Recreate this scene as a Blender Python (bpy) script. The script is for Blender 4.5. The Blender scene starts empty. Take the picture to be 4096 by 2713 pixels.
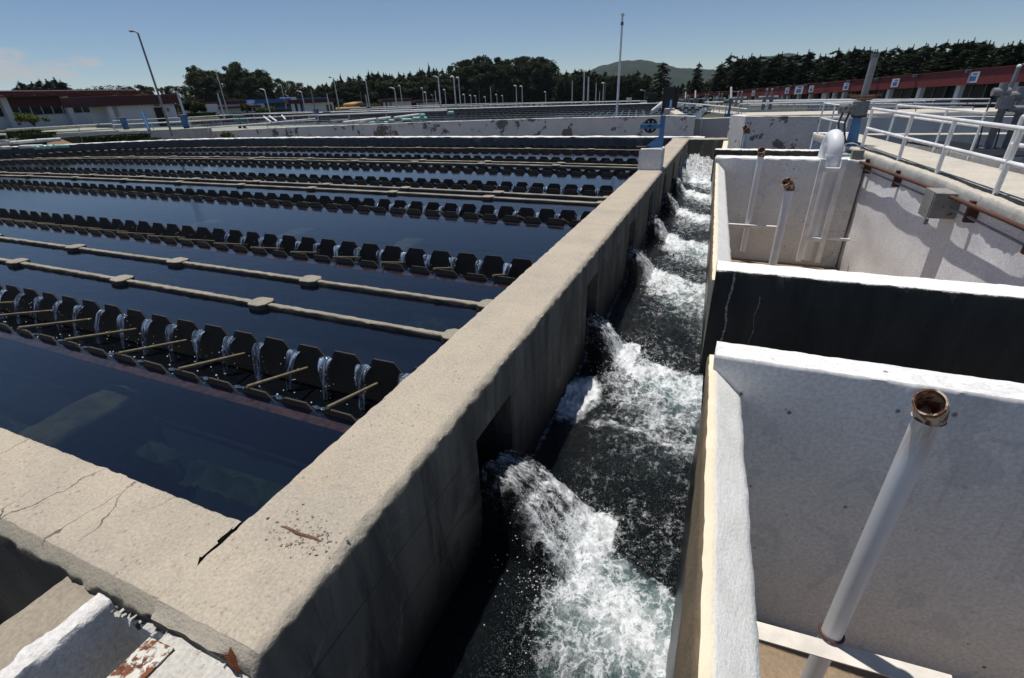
import bpy, bmesh, math, random
from mathutils import Vector, Matrix, noise
random.seed(7)
C = bpy.context.scene.collection
SC = bpy.context.scene
H = 2.0                                   # camera height above the wall tops

# ---------------------------------------------------------------- camera
CX, CY, F = 2048.0, 1356.5, 1912.6
RX = Vector((0.9228849, 0.38337405, -0.03616343))     # camera right in world
RD = Vector((0.14737937, -0.43841501, -0.88660679))   # camera down in world
RF = Vector((-0.35575663, 0.81290628, -0.46110802))   # camera forward in world
EYE = Vector((0, 0, H))
def ray(p): return RX*(p[0]-CX)+RD*(p[1]-CY)+RF*F
def atz(p, z): r = ray(p); return EYE+r*((z-H)/r.z)
def aty(p, y): r = ray(p); return EYE+r*(y/r.y)
def atd(p, d): return EYE+ray(p)*(d/F)
cam = bpy.data.cameras.new('camera'); co = bpy.data.objects.new('camera', cam); C.objects.link(co)
M4 = Matrix((RX, -RD, -RF)).transposed().to_4x4(); M4.translation = EYE
co.matrix_world = M4
cam.sensor_width = 36; cam.lens = F/4096*36; cam.clip_start = .05; cam.clip_end = 9000
SC.camera = co

# ---------------------------------------------------------------- materials
class NT:
    def __init__(s, name):
        s.m = bpy.data.materials.new(name); s.m.use_nodes = True
        s.t = s.m.node_tree; s.t.nodes.clear()
        s.out = s.n('ShaderNodeOutputMaterial')
        s.tc = s.n('ShaderNodeTexCoord').outputs['Object']
    def n(s, typ, **k):
        nd = s.t.nodes.new(typ)
        for a, b in k.items(): setattr(nd, a, b)
        return nd
    def put(s, sock, v):
        if isinstance(v, bpy.types.NodeSocket): s.t.links.new(v, sock)
        elif isinstance(v, (tuple, list)) and len(v) == 3 and sock.type == 'RGBA': sock.default_value = (*v, 1)
        else: sock.default_value = v
    def vec(s, scale=(1, 1, 1), rot=(0, 0, 0)):
        nd = s.n('ShaderNodeMapping'); s.put(nd.inputs['Vector'], s.tc)
        nd.inputs['Scale'].default_value = scale; nd.inputs['Rotation'].default_value = rot
        return nd.outputs[0]
    def noise(s, sc, det=5, ro=.55, dist=0, vec=None):
        nd = s.n('ShaderNodeTexNoise'); s.put(nd.inputs['Vector'], vec if vec else s.tc)
        nd.inputs['Scale'].default_value = sc; nd.inputs['Detail'].default_value = det
        nd.inputs['Roughness'].default_value = ro; nd.inputs['Distortion'].default_value = dist
        return nd.outputs[0]
    def vor(s, sc, feature='F1', vec=None, rnd=1):
        nd = s.n('ShaderNodeTexVoronoi', feature=feature); s.put(nd.inputs['Vector'], vec if vec else s.tc)
        nd.inputs['Scale'].default_value = sc; nd.inputs['Randomness'].default_value = rnd
        return nd.outputs[0]
    def ramp(s, fac, a, b, c0=0., c1=1.):
        nd = s.n('ShaderNodeMapRange', interpolation_type='SMOOTHSTEP')
        s.put(nd.inputs[0], fac); nd.inputs[1].default_value = a; nd.inputs[2].default_value = b
        nd.inputs[3].default_value = c0; nd.inputs[4].default_value = c1
        return nd.outputs[0]
    def mix(s, f, a, b, mode='MIX'):
        nd = s.n('ShaderNodeMix', data_type='RGBA', blend_type=mode)
        s.put(nd.inputs[0], f); s.put(nd.inputs[6], a); s.put(nd.inputs[7], b)
        return nd.outputs[2]
    def math(s, op, a, b=0.):
        nd = s.n('ShaderNodeMath', operation=op); s.put(nd.inputs[0], a); s.put(nd.inputs[1], b)
        return nd.outputs[0]
    def sep(s, v=None):
        nd = s.n('ShaderNodeSeparateXYZ'); s.put(nd.inputs[0], v if v else s.tc); return nd.outputs
    def normal(s): return s.n('ShaderNodeNewGeometry').outputs['Normal']
    def bump(s, h, st=.5, dist=.02, nrm=None):
        nd = s.n('ShaderNodeBump'); nd.inputs['Strength'].default_value = st; nd.inputs['Distance'].default_value = dist
        s.put(nd.inputs['Height'], h)
        if nrm: s.put(nd.inputs['Normal'], nrm)
        return nd.outputs[0]
    def attr(s, name): return s.n('ShaderNodeAttribute', attribute_name=name).outputs['Fac']
    def pbr(s, col, rough=.8, nrm=None, metal=0., spec=.5, ior=None):
        p = s.n('ShaderNodeBsdfPrincipled')
        s.put(p.inputs['Base Color'], col); s.put(p.inputs['Roughness'], rough); s.put(p.inputs['Metallic'], metal)
        p.inputs['Specular IOR Level'].default_value = spec
        if ior: p.inputs['IOR'].default_value = ior
        if nrm: s.put(p.inputs['Normal'], nrm)
        return p.outputs[0]
    def end(s, sh): s.t.links.new(sh, s.out.inputs[0]); return s.m

def concrete(name, a, b, side=None, side2=None, topwhite=None, stone=1., bumpst=.6, wetz=None, cracks=0., peel=0., peelcol=(.16, .15, .13), fine=55, speck=0., form=0, bandcol=None):
    """cast concrete: patches, grain, exposed stones; vertical faces may have another colour, tops may be painted"""
    s = NT(name)
    n1 = s.noise(1.3, 7, .62); n2 = s.noise(fine, 5, .65); n3 = s.noise(.45, 4)
    col = s.mix(s.ramp(n1, .35, .68), a, b)
    col = s.mix(s.ramp(s.noise(4.5, 6, .7, .6), .55, .72, 0, .5), col, tuple(x*.78 for x in a))
    h = n2
    if stone:
        col = s.mix(s.ramp(s.noise(2.3, 7, .66, .8), .575, .615, 0, .42*stone), col, tuple(x*.80+.02 for x in b)); col = s.mix(s.ramp(s.noise(1.1, 5, .6), .56, .72, 0, .35), col, (min(1, a[0]*1.12), a[1]*1.03, a[2]*.9))
        wv = s.n('ShaderNodeVectorMath', operation='ADD'); wn_ = s.n('ShaderNodeTexNoise'); s.put(wn_.inputs['Vector'], s.tc); wn_.inputs['Scale'].default_value = fine*.9; wn_.inputs['Detail'].default_value = 4
        ws = s.n('ShaderNodeVectorMath', operation='SCALE'); s.put(ws.inputs[0], wn_.outputs[1]); ws.inputs['Scale'].default_value = 1.1/fine; s.put(wv.inputs[0], s.vec((1, .8, 1), (0, 0, .6))); s.put(wv.inputs[1], ws.outputs[0])
        for (k_, lo, hi, am) in ((.42, .50, .60, .62), (.95, .46, .58, .5), (1.9, .44, .6, .45)):
            v = s.vor(fine*k_, vec=wv.outputs[0]); m = s.math('MULTIPLY', s.ramp(v, .30, .14), s.ramp(s.noise(fine*k_*.8, 2), lo, hi))
            col = s.mix(s.math('MULTIPLY', m, am*stone), col, (.17, .155, .14))
        pits = s.ramp(s.vor(fine*1.3), .22, .08); pm = s.math('MULTIPLY', pits, s.ramp(s.noise(fine*.12, 3), .48, .62))
        col = s.mix(s.math('MULTIPLY', pm, .6), col, tuple(x*.4 for x in a))
    col = s.mix(1, col, s.mix(s.ramp(n2, .25, .75), (.80, .80, .80), (1.14, 1.13, 1.12)), 'MULTIPLY')
    nz = s.sep(s.normal())[2]; z = s.sep()[2]
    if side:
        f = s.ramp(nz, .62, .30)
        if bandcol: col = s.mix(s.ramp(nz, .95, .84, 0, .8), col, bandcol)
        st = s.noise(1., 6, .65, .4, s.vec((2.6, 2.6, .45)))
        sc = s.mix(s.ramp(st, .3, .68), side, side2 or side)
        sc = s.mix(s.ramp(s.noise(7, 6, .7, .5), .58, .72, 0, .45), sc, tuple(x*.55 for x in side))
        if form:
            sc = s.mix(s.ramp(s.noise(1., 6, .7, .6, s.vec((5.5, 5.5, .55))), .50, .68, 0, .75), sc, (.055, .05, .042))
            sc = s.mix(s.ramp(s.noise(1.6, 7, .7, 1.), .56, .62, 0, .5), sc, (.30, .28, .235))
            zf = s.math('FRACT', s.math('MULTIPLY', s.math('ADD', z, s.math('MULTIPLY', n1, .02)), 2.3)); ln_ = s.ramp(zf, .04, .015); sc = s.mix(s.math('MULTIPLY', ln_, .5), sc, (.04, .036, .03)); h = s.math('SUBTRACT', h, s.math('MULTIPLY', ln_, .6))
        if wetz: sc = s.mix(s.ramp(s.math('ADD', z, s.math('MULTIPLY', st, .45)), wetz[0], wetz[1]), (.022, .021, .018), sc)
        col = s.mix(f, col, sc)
    if topwhite:
        f = s.ramp(s.math('ADD', nz, s.math('MULTIPLY', s.math('SUBTRACT', s.noise(11, 6, .7), .5), 1.1)), .35, .6)
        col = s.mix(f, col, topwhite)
    if peel:
        pn = s.noise(1.5, 9, .66, .25, s.vec((1, 1, .9)))
        pm = s.ramp(pn, .62-peel*.12, .645-peel*.12)
        col = s.mix(pm, col, peelcol)
        h = s.math('SUBTRACT', h, s.math('MULTIPLY', pm, .8))
    if speck:
        sp = s.math('MULTIPLY', s.ramp(s.vor(5.2, vec=s.vec((1, 1, .8))), .12, .05), s.ramp(s.noise(1.7, 3), .42, .54))
        col = s.mix(s.math('MULTIPLY', sp, speck), col, (.10, .10, .10))
        bl = s.ramp(s.noise(1.9, 7, .6, 1.2), .56, .60, 0, .26*speck)
        col = s.mix(bl, col, (.33, .36, .40))
        dr = s.ramp(s.noise(1., 5, .6, .3, s.vec((9, 9, .5))), .60, .74, 0, .35*speck)
        col = s.mix(dr, col, (.36, .34, .29))
    if cracks:
        wv = s.n('ShaderNodeVectorMath', operation='ADD')
        nn = s.n('ShaderNodeTexNoise'); s.put(nn.inputs['Vector'], s.tc); nn.inputs['Scale'].default_value = 5; nn.inputs['Detail'].default_value = 6
        sc_ = s.n('ShaderNodeVectorMath', operation='SCALE'); s.put(sc_.inputs[0], nn.outputs[1]); sc_.inputs['Scale'].default_value = .22
        s.put(wv.inputs[0], s.vec((1.35, .42, 1.))); s.put(wv.inputs[1], sc_.outputs[0])
        ed = s.vor(1.5, 'DISTANCE_TO_EDGE', wv.outputs[0])
        cm = s.math('MULTIPLY', s.ramp(ed, .0065, .0015), s.ramp(s.noise(1.1, 2), .47, .56))
        col = s.mix(s.math('MULTIPLY', cm, cracks), col, (.05, .045, .04)); h = s.math('SUBTRACT', h, s.math('MULTIPLY', cm, 2.))
    nb = s.bump(s.math('ADD', h, s.math('MULTIPLY', s.noise(fine*.22, 5, .6), 1.4)), bumpst, .012)
    return s.end(s.pbr(col, .88, nb, spec=.3))

def paint(name, col, rough=.42, rust=0., var=.12, rustscale=6, metal=0., bumpst=.12):
    s = NT(name)
    c = s.mix(s.ramp(s.noise(3, 6, .6), .35, .7), col, tuple(x*(1-var*2) for x in col))
    c = s.mix(s.ramp(s.noise(22, 5, .7), .55, .75, 0, .5), c, tuple(x*(1-var) for x in col))
    n = s.noise(rustscale, 8, .68, .5); r = rough
    if rust:
        m = s.ramp(n, .66-.22*rust, .74-.22*rust)
        rc = s.mix(s.ramp(s.noise(40, 5), .35, .65), (.20, .065, .022), (.075, .028, .014))
        c = s.mix(m, c, rc); r = s.ramp(m, 0, 1, rough, .9)
    return s.end(s.pbr(c, r, s.bump(s.noise(60, 4), bumpst, .004), metal))

def plain(name, col, rough=.7, var=.15, sc=5, spec=.5):
    s = NT(name); c = s.mix(s.ramp(s.noise(sc, 6, .62), .32, .7), col, tuple(x*(1-var*2) for x in col))
    return s.end(s.pbr(c, rough, s.bump(s.noise(sc*9, 4), .25, .01), spec=spec))

def foliage(name, a, b, c):
    s = NT(name); info = s.n('ShaderNodeObjectInfo').outputs['Random']
    col = s.mix(s.ramp(s.noise(.55, 4), .35, .65), a, b)
    col = s.mix(s.ramp(s.noise(3.1, 3), .5, .72, 0, .7), col, c)
    col = s.mix(s.ramp(info, 0, 1, 0, .55), col, tuple(x*.6 for x in a))
    d = s.pbr(col, .75, spec=.15); t = s.n('ShaderNodeBsdfTranslucent'); s.put(t.inputs[0], col)
    mx = s.n('ShaderNodeMixShader'); mx.inputs[0].default_value = .18
    s.t.links.new(d, mx.inputs[1]); s.t.links.new(t.outputs[0], mx.inputs[2])
    return s.end(mx.outputs[0])

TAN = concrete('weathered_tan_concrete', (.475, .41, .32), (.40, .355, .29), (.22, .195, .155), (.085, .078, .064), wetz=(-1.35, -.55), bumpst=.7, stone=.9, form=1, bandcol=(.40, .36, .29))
TANC = concrete('cracked_tan_concrete', (.475, .41, .32), (.40, .35, .285), (.09, .082, .068), (.06, .055, .047), cracks=.8, bumpst=.7, stone=.9, bandcol=(.27, .245, .195))  # near-black side tones paint in the shadow of the pit below the ledge
BEAM = concrete('pale_beam_concrete', (.31, .28, .225), (.24, .22, .18), (.06, .057, .05), (.035, .034, .03), bumpst=.7, fine=40)  # sides coloured much darker than the top, as painted shade
DARKC = concrete('dark_damp_concrete', (.15, .14, .12), (.10, .095, .085), (.060, .056, .047), (.030, .029, .026), topwhite=(.84, .82, .78), bumpst=.7, wetz=(-1.7, -.9))  # bare damp concrete; side tones lowered further to paint in deep shade
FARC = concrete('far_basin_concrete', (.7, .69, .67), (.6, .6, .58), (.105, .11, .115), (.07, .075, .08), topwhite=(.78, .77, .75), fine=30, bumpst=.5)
WHITE = concrete('white_painted_concrete', (.775, .77, .75), (.725, .72, .70), stone=0, bumpst=.08, speck=.9, fine=30)
WHITEL = concrete('white_lit_concrete', (.86, .86, .87), (.81, .81, .82), stone=0, bumpst=.22, speck=.35, fine=26)  # lit copy of the white paint: sun and sky light put into the colour
ROUGHW = concrete('rough_white_paint', (.78, .77, .75), (.62, .60, .57), stone=.3, bumpst=1., fine=45)
PEEL = concrete('peeling_white_concrete', (.70, .68, .66), (.62, .60, .58), stone=0, bumpst=.4, peel=.55, speck=.4, fine=25)
PEELT = concrete('peeling_block_concrete', (.72, .71, .69), (.64, .63, .61), stone=0, bumpst=.4, peel=.25, speck=.7, fine=25)
CREAM = concrete('cream_painted_concrete', (.80, .71, .54), (.72, .63, .47), (.24, .185, .115), (.19, .15, .095), stone=0, wetz=(-.95, -.45), bumpst=.5)
SLAB = concrete('walkway_concrete', (.55, .51, .44), (.48, .44, .375), (.5, .49, .46), (.4, .39, .36), stone=.3, fine=26, bumpst=.45)
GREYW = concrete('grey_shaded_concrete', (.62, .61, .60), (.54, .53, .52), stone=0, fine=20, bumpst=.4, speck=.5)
FLOORB = concrete('tank_floor_concrete', (.33, .24, .155), (.25, .19, .13), stone=.3, fine=24, peel=.2, peelcol=(.42, .36, .28))
GREYTOP = concrete('light_grey_concrete', (.58, .57, .54), (.50, .47, .40), stone=.5, bumpst=.9, fine=45, peel=.3, peelcol=(.45, .36, .25))
ASPH = plain('service_road_dirt', (.16, .135, .105), .9, .2, .8)
GROUND = plain('dry_ground', (.085, .085, .045), .95, .25, .05)
WPAINT = paint('white_pipe_paint', (.80, .80, .79), .38)
WRUST = paint('white_rail_paint_rusted', (.72, .70, .67), .45, .42, rustscale=3.5)
def runpaint():
    s = NT('rust_run_white_enamel'); z = s.sep()[2]; c = s.mix(s.ramp(s.noise(3, 6, .6), .35, .7), (.76, .77, .78), (.70, .71, .72))
    st = s.noise(1., 6, .7, .3, s.vec((16, 16, 1.2))); m = s.math('MULTIPLY', s.ramp(z, 2.75, 3.2), s.ramp(st, .40, .62)); c = s.mix(s.math('MULTIPLY', m, .75), c, (.42, .24, .11))
    sp = s.ramp(s.noise(7, 7, .75, .4), .70, .73); c = s.mix(s.math('MULTIPLY', sp, .6), c, (.30, .16, .08)); sc = s.ramp(s.noise(1., 5, .6, .2, s.vec((10, 10, .8))), .55, .72, 0, .3); c = s.mix(sc, c, (.52, .50, .46))
    return s.end(s.pbr(c, .38, s.bump(s.noise(50, 4), .1, .004)))
RUNP = runpaint()
WPIPE = paint('white_pipe_enamel', (.74, .76, .79), .35, var=.05)
GREYP = paint('grey_machine_paint', (.13, .14, .155), .45, .12)
LGREYP = paint('pale_grey_pipe_paint', (.24, .245, .26), .45, .05)
BLUE = paint('blue_gate_paint', (.055, .17, .36), .5, .22, rustscale=9)
BLUEB = paint('blue_wall_paint', (.03, .13, .40), .6)
RUST = paint('rusty_steel', (.10, .040, .026), .85, .35, rustscale=12)
RUSTW = paint('rusted_white_steel', (.66, .64, .56), .6, .86, rustscale=14)
RUSTP = paint('rusty_pipe_end', (.50, .42, .32), .6, 1.05, rustscale=16)
BLACK = paint('black_cast_iron', (.012, .012, .013), .5, .1)
DPANEL = paint('dark_green_panel', (.012, .018, .020), .6)
REDP = paint('red_fascia_paint', (.17, .022, .021), .6, rustscale=2)
DRED = paint('dark_red_paint', (.075, .012, .012), .65)
WALLW = plain('white_plaster', (.74, .74, .74), .85, .05, 1.)
GLASSD = plain('dark_window_glass', (.012, .014, .017), .12, .2, 2)
GREENB = paint('green_pump_paint', (.05, .22, .15), .5)
MINT = paint('mint_float_paint', (.35, .62, .52), .5)
GREYD = plain('grey_grating', (.10, .10, .11), .6)
YEL = plain('dry_yellow_earth', (.45, .28, .10), .9)
BAMBOO = plain('dull_brown_rod', (.22, .18, .11), .6, .25, 20)
LEAFM = plain('dry_brown_leaf', (.22, .075, .03), .6, .3, 30)
STEEL = paint('weathered_steel_box', (.28, .27, .25), .5, .3, rustscale=8)
WIRE = plain('black_cable', (.02, .022, .025), .5)
TERRA = plain('roof_tile_red', (.20, .032, .028), .7, .2, 2)
ROOFW = plain('roof_sheet_pale', (.72, .70, .68), .5, .1, 2)
SIGNW = plain('sign_white', (.5, .52, .55), .5, .03)
SIGNB = plain('sign_blue', (.05, .12, .35), .5, .1)
BARK = plain('tree_bark', (.085, .065, .05), .95, .3, 6)
PINE = foliage('dark_conifer_foliage', (.026, .041, .018), (.048, .066, .026), (.09, .10, .042))
CYP = foliage('cypress_foliage', (.018, .030, .014), (.034, .050, .018), (.065, .075, .030))
EUC = foliage('broadleaf_foliage', (.042, .056, .026), (.075, .085, .038), (.12, .12, .06))
LIME = foliage('bright_leaf_foliage', (.06, .085, .022), (.11, .13, .035), (.17, .17, .06))
HEDGE = foliage('hedge_foliage', (.028, .05, .016), (.05, .075, .022), (.08, .10, .035))

def weirmat():
    s = NT('black_weir_plate'); g = s.noise(6, 6, .65)
    col = s.mix(s.ramp(g, .3, .7), (.010, .010, .010), (.005, .005, .005))
    n = s.noise(2.4, 4); z = s.sep()[2]
    wet = s.ramp(s.math('ADD', z, s.math('MULTIPLY', s.math('SUBTRACT', n, .5), .2)), -.455, -.40)
    col = s.mix(s.math('MULTIPLY', wet, .8), col, (.048, .043, .037))  # dry teeth grey-brown; lower plate blackened to paint in the trough's shade
    return s.end(s.pbr(col, s.ramp(wet, 0, 1, .28, .7), s.bump(s.noise(30, 5), .35, .01), spec=.25))
WEIR = weirmat()
RUSTA = plain('rusty_submerged_angle', (.62, .22, .11), .9, .35, 14)

def stillwater(name, deep, tint, ripple=1.):
    s = NT(name)
    h = s.math('ADD', s.noise(2.6, 5, .55, 0, s.vec((1., 2.6, 1), (0, 0, .5))), s.math('MULTIPLY', s.noise(11, 4, .6, 0, s.vec((1, 2.2, 1), (0, 0, .4))), .35))
    nb = s.bump(h, .045*ripple, .10)
    fr = s.n('ShaderNodeFresnel'); fr.inputs[0].default_value = 1.5; s.put(fr.inputs['Normal'], nb)
    g = s.n('ShaderNodeBsdfGlossy'); g.inputs['Roughness'].default_value = .03; s.put(g.inputs['Normal'], nb)
    t = s.n('ShaderNodeBsdfTransparent'); t.inputs[0].default_value = (*tint, 1)
    d = s.n('ShaderNodeBsdfDiffuse'); d.inputs[0].default_value = (*deep, 1)
    m0 = s.n('ShaderNodeMixShader'); m0.inputs[0].default_value = .5
    s.t.links.new(t.outputs[0], m0.inputs[1]); s.t.links.new(d.outputs[0], m0.inputs[2])
    mx = s.n('ShaderNodeMixShader'); s.put(mx.inputs[0], s.math('POWER', fr.outputs[0], .86))
    s.t.links.new(m0.outputs[0], mx.inputs[1]); s.t.links.new(g.outputs[0], mx.inputs[2])
    return s.end(mx.outputs[0])
WATER = stillwater('basin_water', (.003, .006, .015), (.52, .62, .66))
TWATER = stillwater('trough_water', (.006, .008, .011), (.3, .34, .36), 3.)

def rapidmat():
    s = NT('rushing_water'); f = s.attr('foam'); a = s.attr('air')
    n = s.noise(9, 7, .68, .7); n2 = s.noise(24, 6, .72, .5); n3 = s.noise(3.2, 5, .6, .6)
    st = s.noise(6., 6, .66, .5, s.vec((2.2, .8, 1.)))
    x = s.math('ADD', f, s.math('MULTIPLY', s.math('SUBTRACT', n, .5), .95))
    x = s.math('ADD', x, s.math('MULTIPLY', s.math('SUBTRACT', st, .5), .7))
    x = s.math('ADD', x, s.math('MULTIPLY', s.math('SUBTRACT', n2, .5), .6))
    lw_ = s.n('ShaderNodeVectorMath', operation='ADD'); ln_ = s.n('ShaderNodeTexNoise'); s.put(ln_.inputs['Vector'], s.tc); ln_.inputs['Scale'].default_value = 4.5; ln_.inputs['Detail'].default_value = 5; ln_.inputs['Roughness'].default_value = .6
    lsx = s.n('ShaderNodeVectorMath', operation='SCALE'); s.put(lsx.inputs[0], ln_.outputs[1]); lsx.inputs['Scale'].default_value = .55; s.put(lw_.inputs[0], s.vec((1, .75, .3))); s.put(lw_.inputs[1], lsx.outputs[0])
    lace = s.ramp(s.vor(6.5, 'DISTANCE_TO_EDGE', lw_.outputs[0]), .16, .0); lace = s.math('MULTIPLY', lace, s.attr('bub'))
    x = s.math('ADD', x, s.math('MULTIPLY', lace, .34))
    sj = s.noise(5.5, 6, .7, .4, s.vec((1.0, 4.2, 1.6))); x = s.math('ADD', x, s.math('MULTIPLY', s.math('MULTIPLY', s.math('SUBTRACT', sj, .5), 1.7), s.attr('jet')))
    teal = s.mix(s.ramp(s.math('ADD', a, s.math('MULTIPLY', s.math('SUBTRACT', n3, .5), .6)), .15, .95), (.0035, .0055, .0065), (.10, .165, .165))
    col = s.mix(s.ramp(x, .30, 1.12), teal, (.86, .89, .91))
    # bubbles: little pale dots riding on the half-aerated water
    v = s.vor(95); bub = s.math('MULTIPLY', s.ramp(v, .30, .12), s.math('MAXIMUM', s.ramp(x, .05, .5), s.math('MULTIPLY', s.attr('bub'), .5)))
    bub = s.math('MULTIPLY', bub, s.ramp(s.math('ADD', s.noise(5, 5, .65, .8), s.math('MULTIPLY', s.noise(30, 2), .5)),   .54, .78))
    col = s.mix(s.math('MULTIPLY', bub, .62), col, (.8, .83, .85))
    rough = s.ramp(x, .4, .9, .07, .38)
    h = s.math('ADD', s.math('MULTIPLY', n2, .8), s.math('MULTIPLY', s.noise(80, 4, .7), .6)); h = s.math('ADD', h, n)
    nb = s.bump(h, .75, .035)
    return s.end(s.pbr(col, rough, nb, ior=1.33))
RAPID = rapidmat()
def streammat():
    s = NT('falling_water'); v = s.noise(9, 6, .7, .5, s.vec((3.2, 1, .32)))
    nb = s.bump(v, 1., .03)
    g = s.n('ShaderNodeBsdfGlossy'); g.inputs['Roughness'].default_value = .06; s.put(g.inputs['Normal'], nb)
    t = s.n('ShaderNodeBsdfTransparent'); t.inputs[0].default_value = (.86, .9, .95, 1)
    d = s.n('ShaderNodeBsdfDiffuse'); d.inputs[0].default_value = (.42, .56, .80, 1); s.put(d.inputs['Normal'], nb)  # blue diffuse colour stands in for reflected sky
    fr = s.n('ShaderNodeFresnel'); fr.inputs[0].default_value = 1.4; s.put(fr.inputs['Normal'], nb)
    m1 = s.n('ShaderNodeMixShader'); s.put(m1.inputs[0], s.ramp(v, .44, .68, .04, .8))
    s.t.links.new(t.outputs[0], m1.inputs[1]); s.t.links.new(d.outputs[0], m1.inputs[2])
    m2 = s.n('ShaderNodeMixShader'); s.put(m2.inputs[0], s.math('MULTIPLY', fr.outputs[0], 1.2))
    s.t.links.new(m1.outputs[0], m2.inputs[1]); s.t.links.new(g.outputs[0], m2.inputs[2])
    return s.end(m2.outputs[0])
STREAM = streammat()
def dropmat():
    s = NT('water_spray'); return s.end(s.pbr((.80, .84, .87), .12, ior=1.33))
DROP = dropmat()

# ---------------------------------------------------------------- mesh helpers
class MB:
    def __init__(s): s.v = []; s.f = []
    def add(s, vs, fs):
        o = len(s.v); s.v += [Vector(v) for v in vs]; s.f += [tuple(i+o for i in f) for f in fs]; return s
    def box(s, x0, x1, y0, y1, z0, z1):
        return s.add([(x, y, z) for z in (z0, z1) for y in (y0, y1) for x in (x0, x1)],
                     [(0, 2, 3, 1), (4, 5, 7, 6), (0, 1, 5, 4), (2, 6, 7, 3), (0, 4, 6, 2), (1, 3, 7, 5)])
    def bar(s, a, b, w, t, up=(0, 0, 1)):
        a = Vector(a); b = Vector(b); d = (b-a).normalized(); u = Vector(up)
        if abs(d.dot(u)) > .98: u = Vector((0, 1, 0))
        r = d.cross(u).normalized()*w/2; q = r.cross(d).normalized()*t/2
        vs = [p+i*r+j*q for p in (a, b) for i, j in ((-1, -1), (1, -1), (1, 1), (-1, 1))]
        return s.add(vs, [(0, 3, 2, 1), (4, 5, 6, 7), (0, 1, 5, 4), (1, 2, 6, 5), (2, 3, 7, 6), (3, 0, 4, 7)])
    def tube(s, pts, r, n=10, caps=True, radii=None):
        pts = [Vector(p) for p in pts]; vs = []; fs = []; ref = None
        for i, p in enumerate(pts):
            d = (pts[min(i+1, len(pts)-1)]-pts[max(i-1, 0)]).normalized()
            if ref is None: ref = Vector((0, 0, 1)) if abs(d.z) < .9 else Vector((0, 1, 0))
            x = d.cross(ref).normalized(); y = x.cross(d).normalized(); ref = y
            rr = radii[i] if radii else r
            vs += [p+(x*math.cos(2*math.pi*k/n)+y*math.sin(2*math.pi*k/n))*rr for k in range(n)]
        for i in range(len(pts)-1):
            for k in range(n):
                a = i*n+k; b = i*n+(k+1) % n; fs.append((a, a+n, b+n, b))
        if caps: fs.append(tuple(range(n))); fs.append(tuple(reversed(range((len(pts)-1)*n, len(pts)*n))))
        return s.add(vs, fs)
    def cyl(s, a, b, r, n=12, r2=None): return s.tube([a, b], r, n, True, [r, r2 if r2 is not None else r])
    def prism(s, poly, z0, z1):
        n = len(poly)
        return s.add([(x, y, z0) for x, y in poly]+[(x, y, z1) for x, y in poly],
                     [tuple(reversed(range(n))), tuple(range(n, 2*n))]+[(i, (i+1) % n, n+(i+1) % n, n+i) for i in range(n)])
    def ball(s, c, r, n=8, m=6, sz=1.):
        c = Vector(c); vs = []; fs = []
        for i in range(m+1):
            t = math.pi*i/m
            for k in range(n):
                a = 2*math.pi*k/n; vs.append(c+Vector((math.sin(t)*math.cos(a), math.sin(t)*math.sin(a), math.cos(t)*sz))*r)
        for i in range(m):
            for k in range(n): fs.append((i*n+k, (i+1)*n+k, (i+1)*n+(k+1) % n, i*n+(k+1) % n))
        return s.add(vs, fs)
    def build(s, name, mat, parent=None, smooth=None, bevel=0, attrs=None):
        me = bpy.data.meshes.new(name)
        off = Vector(parent.matrix_world.translation) if parent else Vector()
        if parent:
            q = parent; off = Vector()
            while q: off += q.location; q = q.parent
        me.from_pydata([v-off for v in s.v], [], s.f); me.materials.append(mat)
        if attrs:
            for k, vals in attrs.items():
                at = me.attributes.new(k, 'FLOAT', 'POINT'); at.data.foreach_set('value', vals)
        me.validate(); me.update()
        if smooth is not None:
            for p in me.polygons: p.use_smooth = True
            me.set_sharp_from_angle(angle=math.radians(smooth))
        o = bpy.data.objects.new(name, me); C.objects.link(o)
        if parent: o.parent = parent
        if bevel:
            b = o.modifiers.new('bevel', 'BEVEL'); b.width = bevel; b.segments = 2; b.limit_method = 'ANGLE'
        return o

def fbm(p, sc, oct=4):
    return noise.fractal(Vector(p)*sc, .6, 2.1, oct)
def njit(p, amp, sc=9.):
    p = Vector(p); v = noise.noise_vector(p*sc)+noise.noise_vector(p*sc*2.7+Vector((3, 1, 7)))*.55+noise.noise_vector(p*sc*6.5)*.3
    return v*amp
def sweep(path, prof, step=.05, jit=9., low=0., lowsc=.7, closed=True):
    """profile (u,z,amp) swept along an (x,y) path; every profile point is worn by its own noise amplitude"""
    pts = [Vector((a, b, 0)) for a, b in path]; ln = [0]
    for a, b in zip(pts, pts[1:]): ln.append(ln[-1]+(b-a).length)
    N = max(1, int(ln[-1]/step)); mb = MB(); k = len(prof); rings = []
    for i in range(N+1):
        t = ln[-1]*i/N; j = 0
        while j < len(pts)-2 and ln[j+1] < t: j += 1
        u = (t-ln[j])/(ln[j+1]-ln[j]); p = pts[j].lerp(pts[j+1], u)
        def dirn(q): return (pts[min(q+1, len(pts)-1)]-pts[max(q-1, 0)]).normalized()
        d = dirn(j).lerp(dirn(j+1), u).normalized() if len(pts) > 2 else (pts[1]-pts[0]).normalized()
        r = Vector((d.y, -d.x, 0))
        for (w, z, am) in prof:
            q = p+r*w+Vector((0, 0, z))
            if am: q = q+njit(q, am, jit)
            if low: q = q+r*fbm(q, lowsc, 3)*low
            mb.v.append(q)
    for i in range(N):
        for a in range(k if closed else k-1):
            b = (a+1) % k; mb.f.append((i*k+a, (i+1)*k+a, (i+1)*k+b, i*k+b))
    if closed:
        mb.f.append(tuple(range(k))); mb.f.append(tuple(reversed(range(N*k, (N+1)*k))))
    return mb
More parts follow.
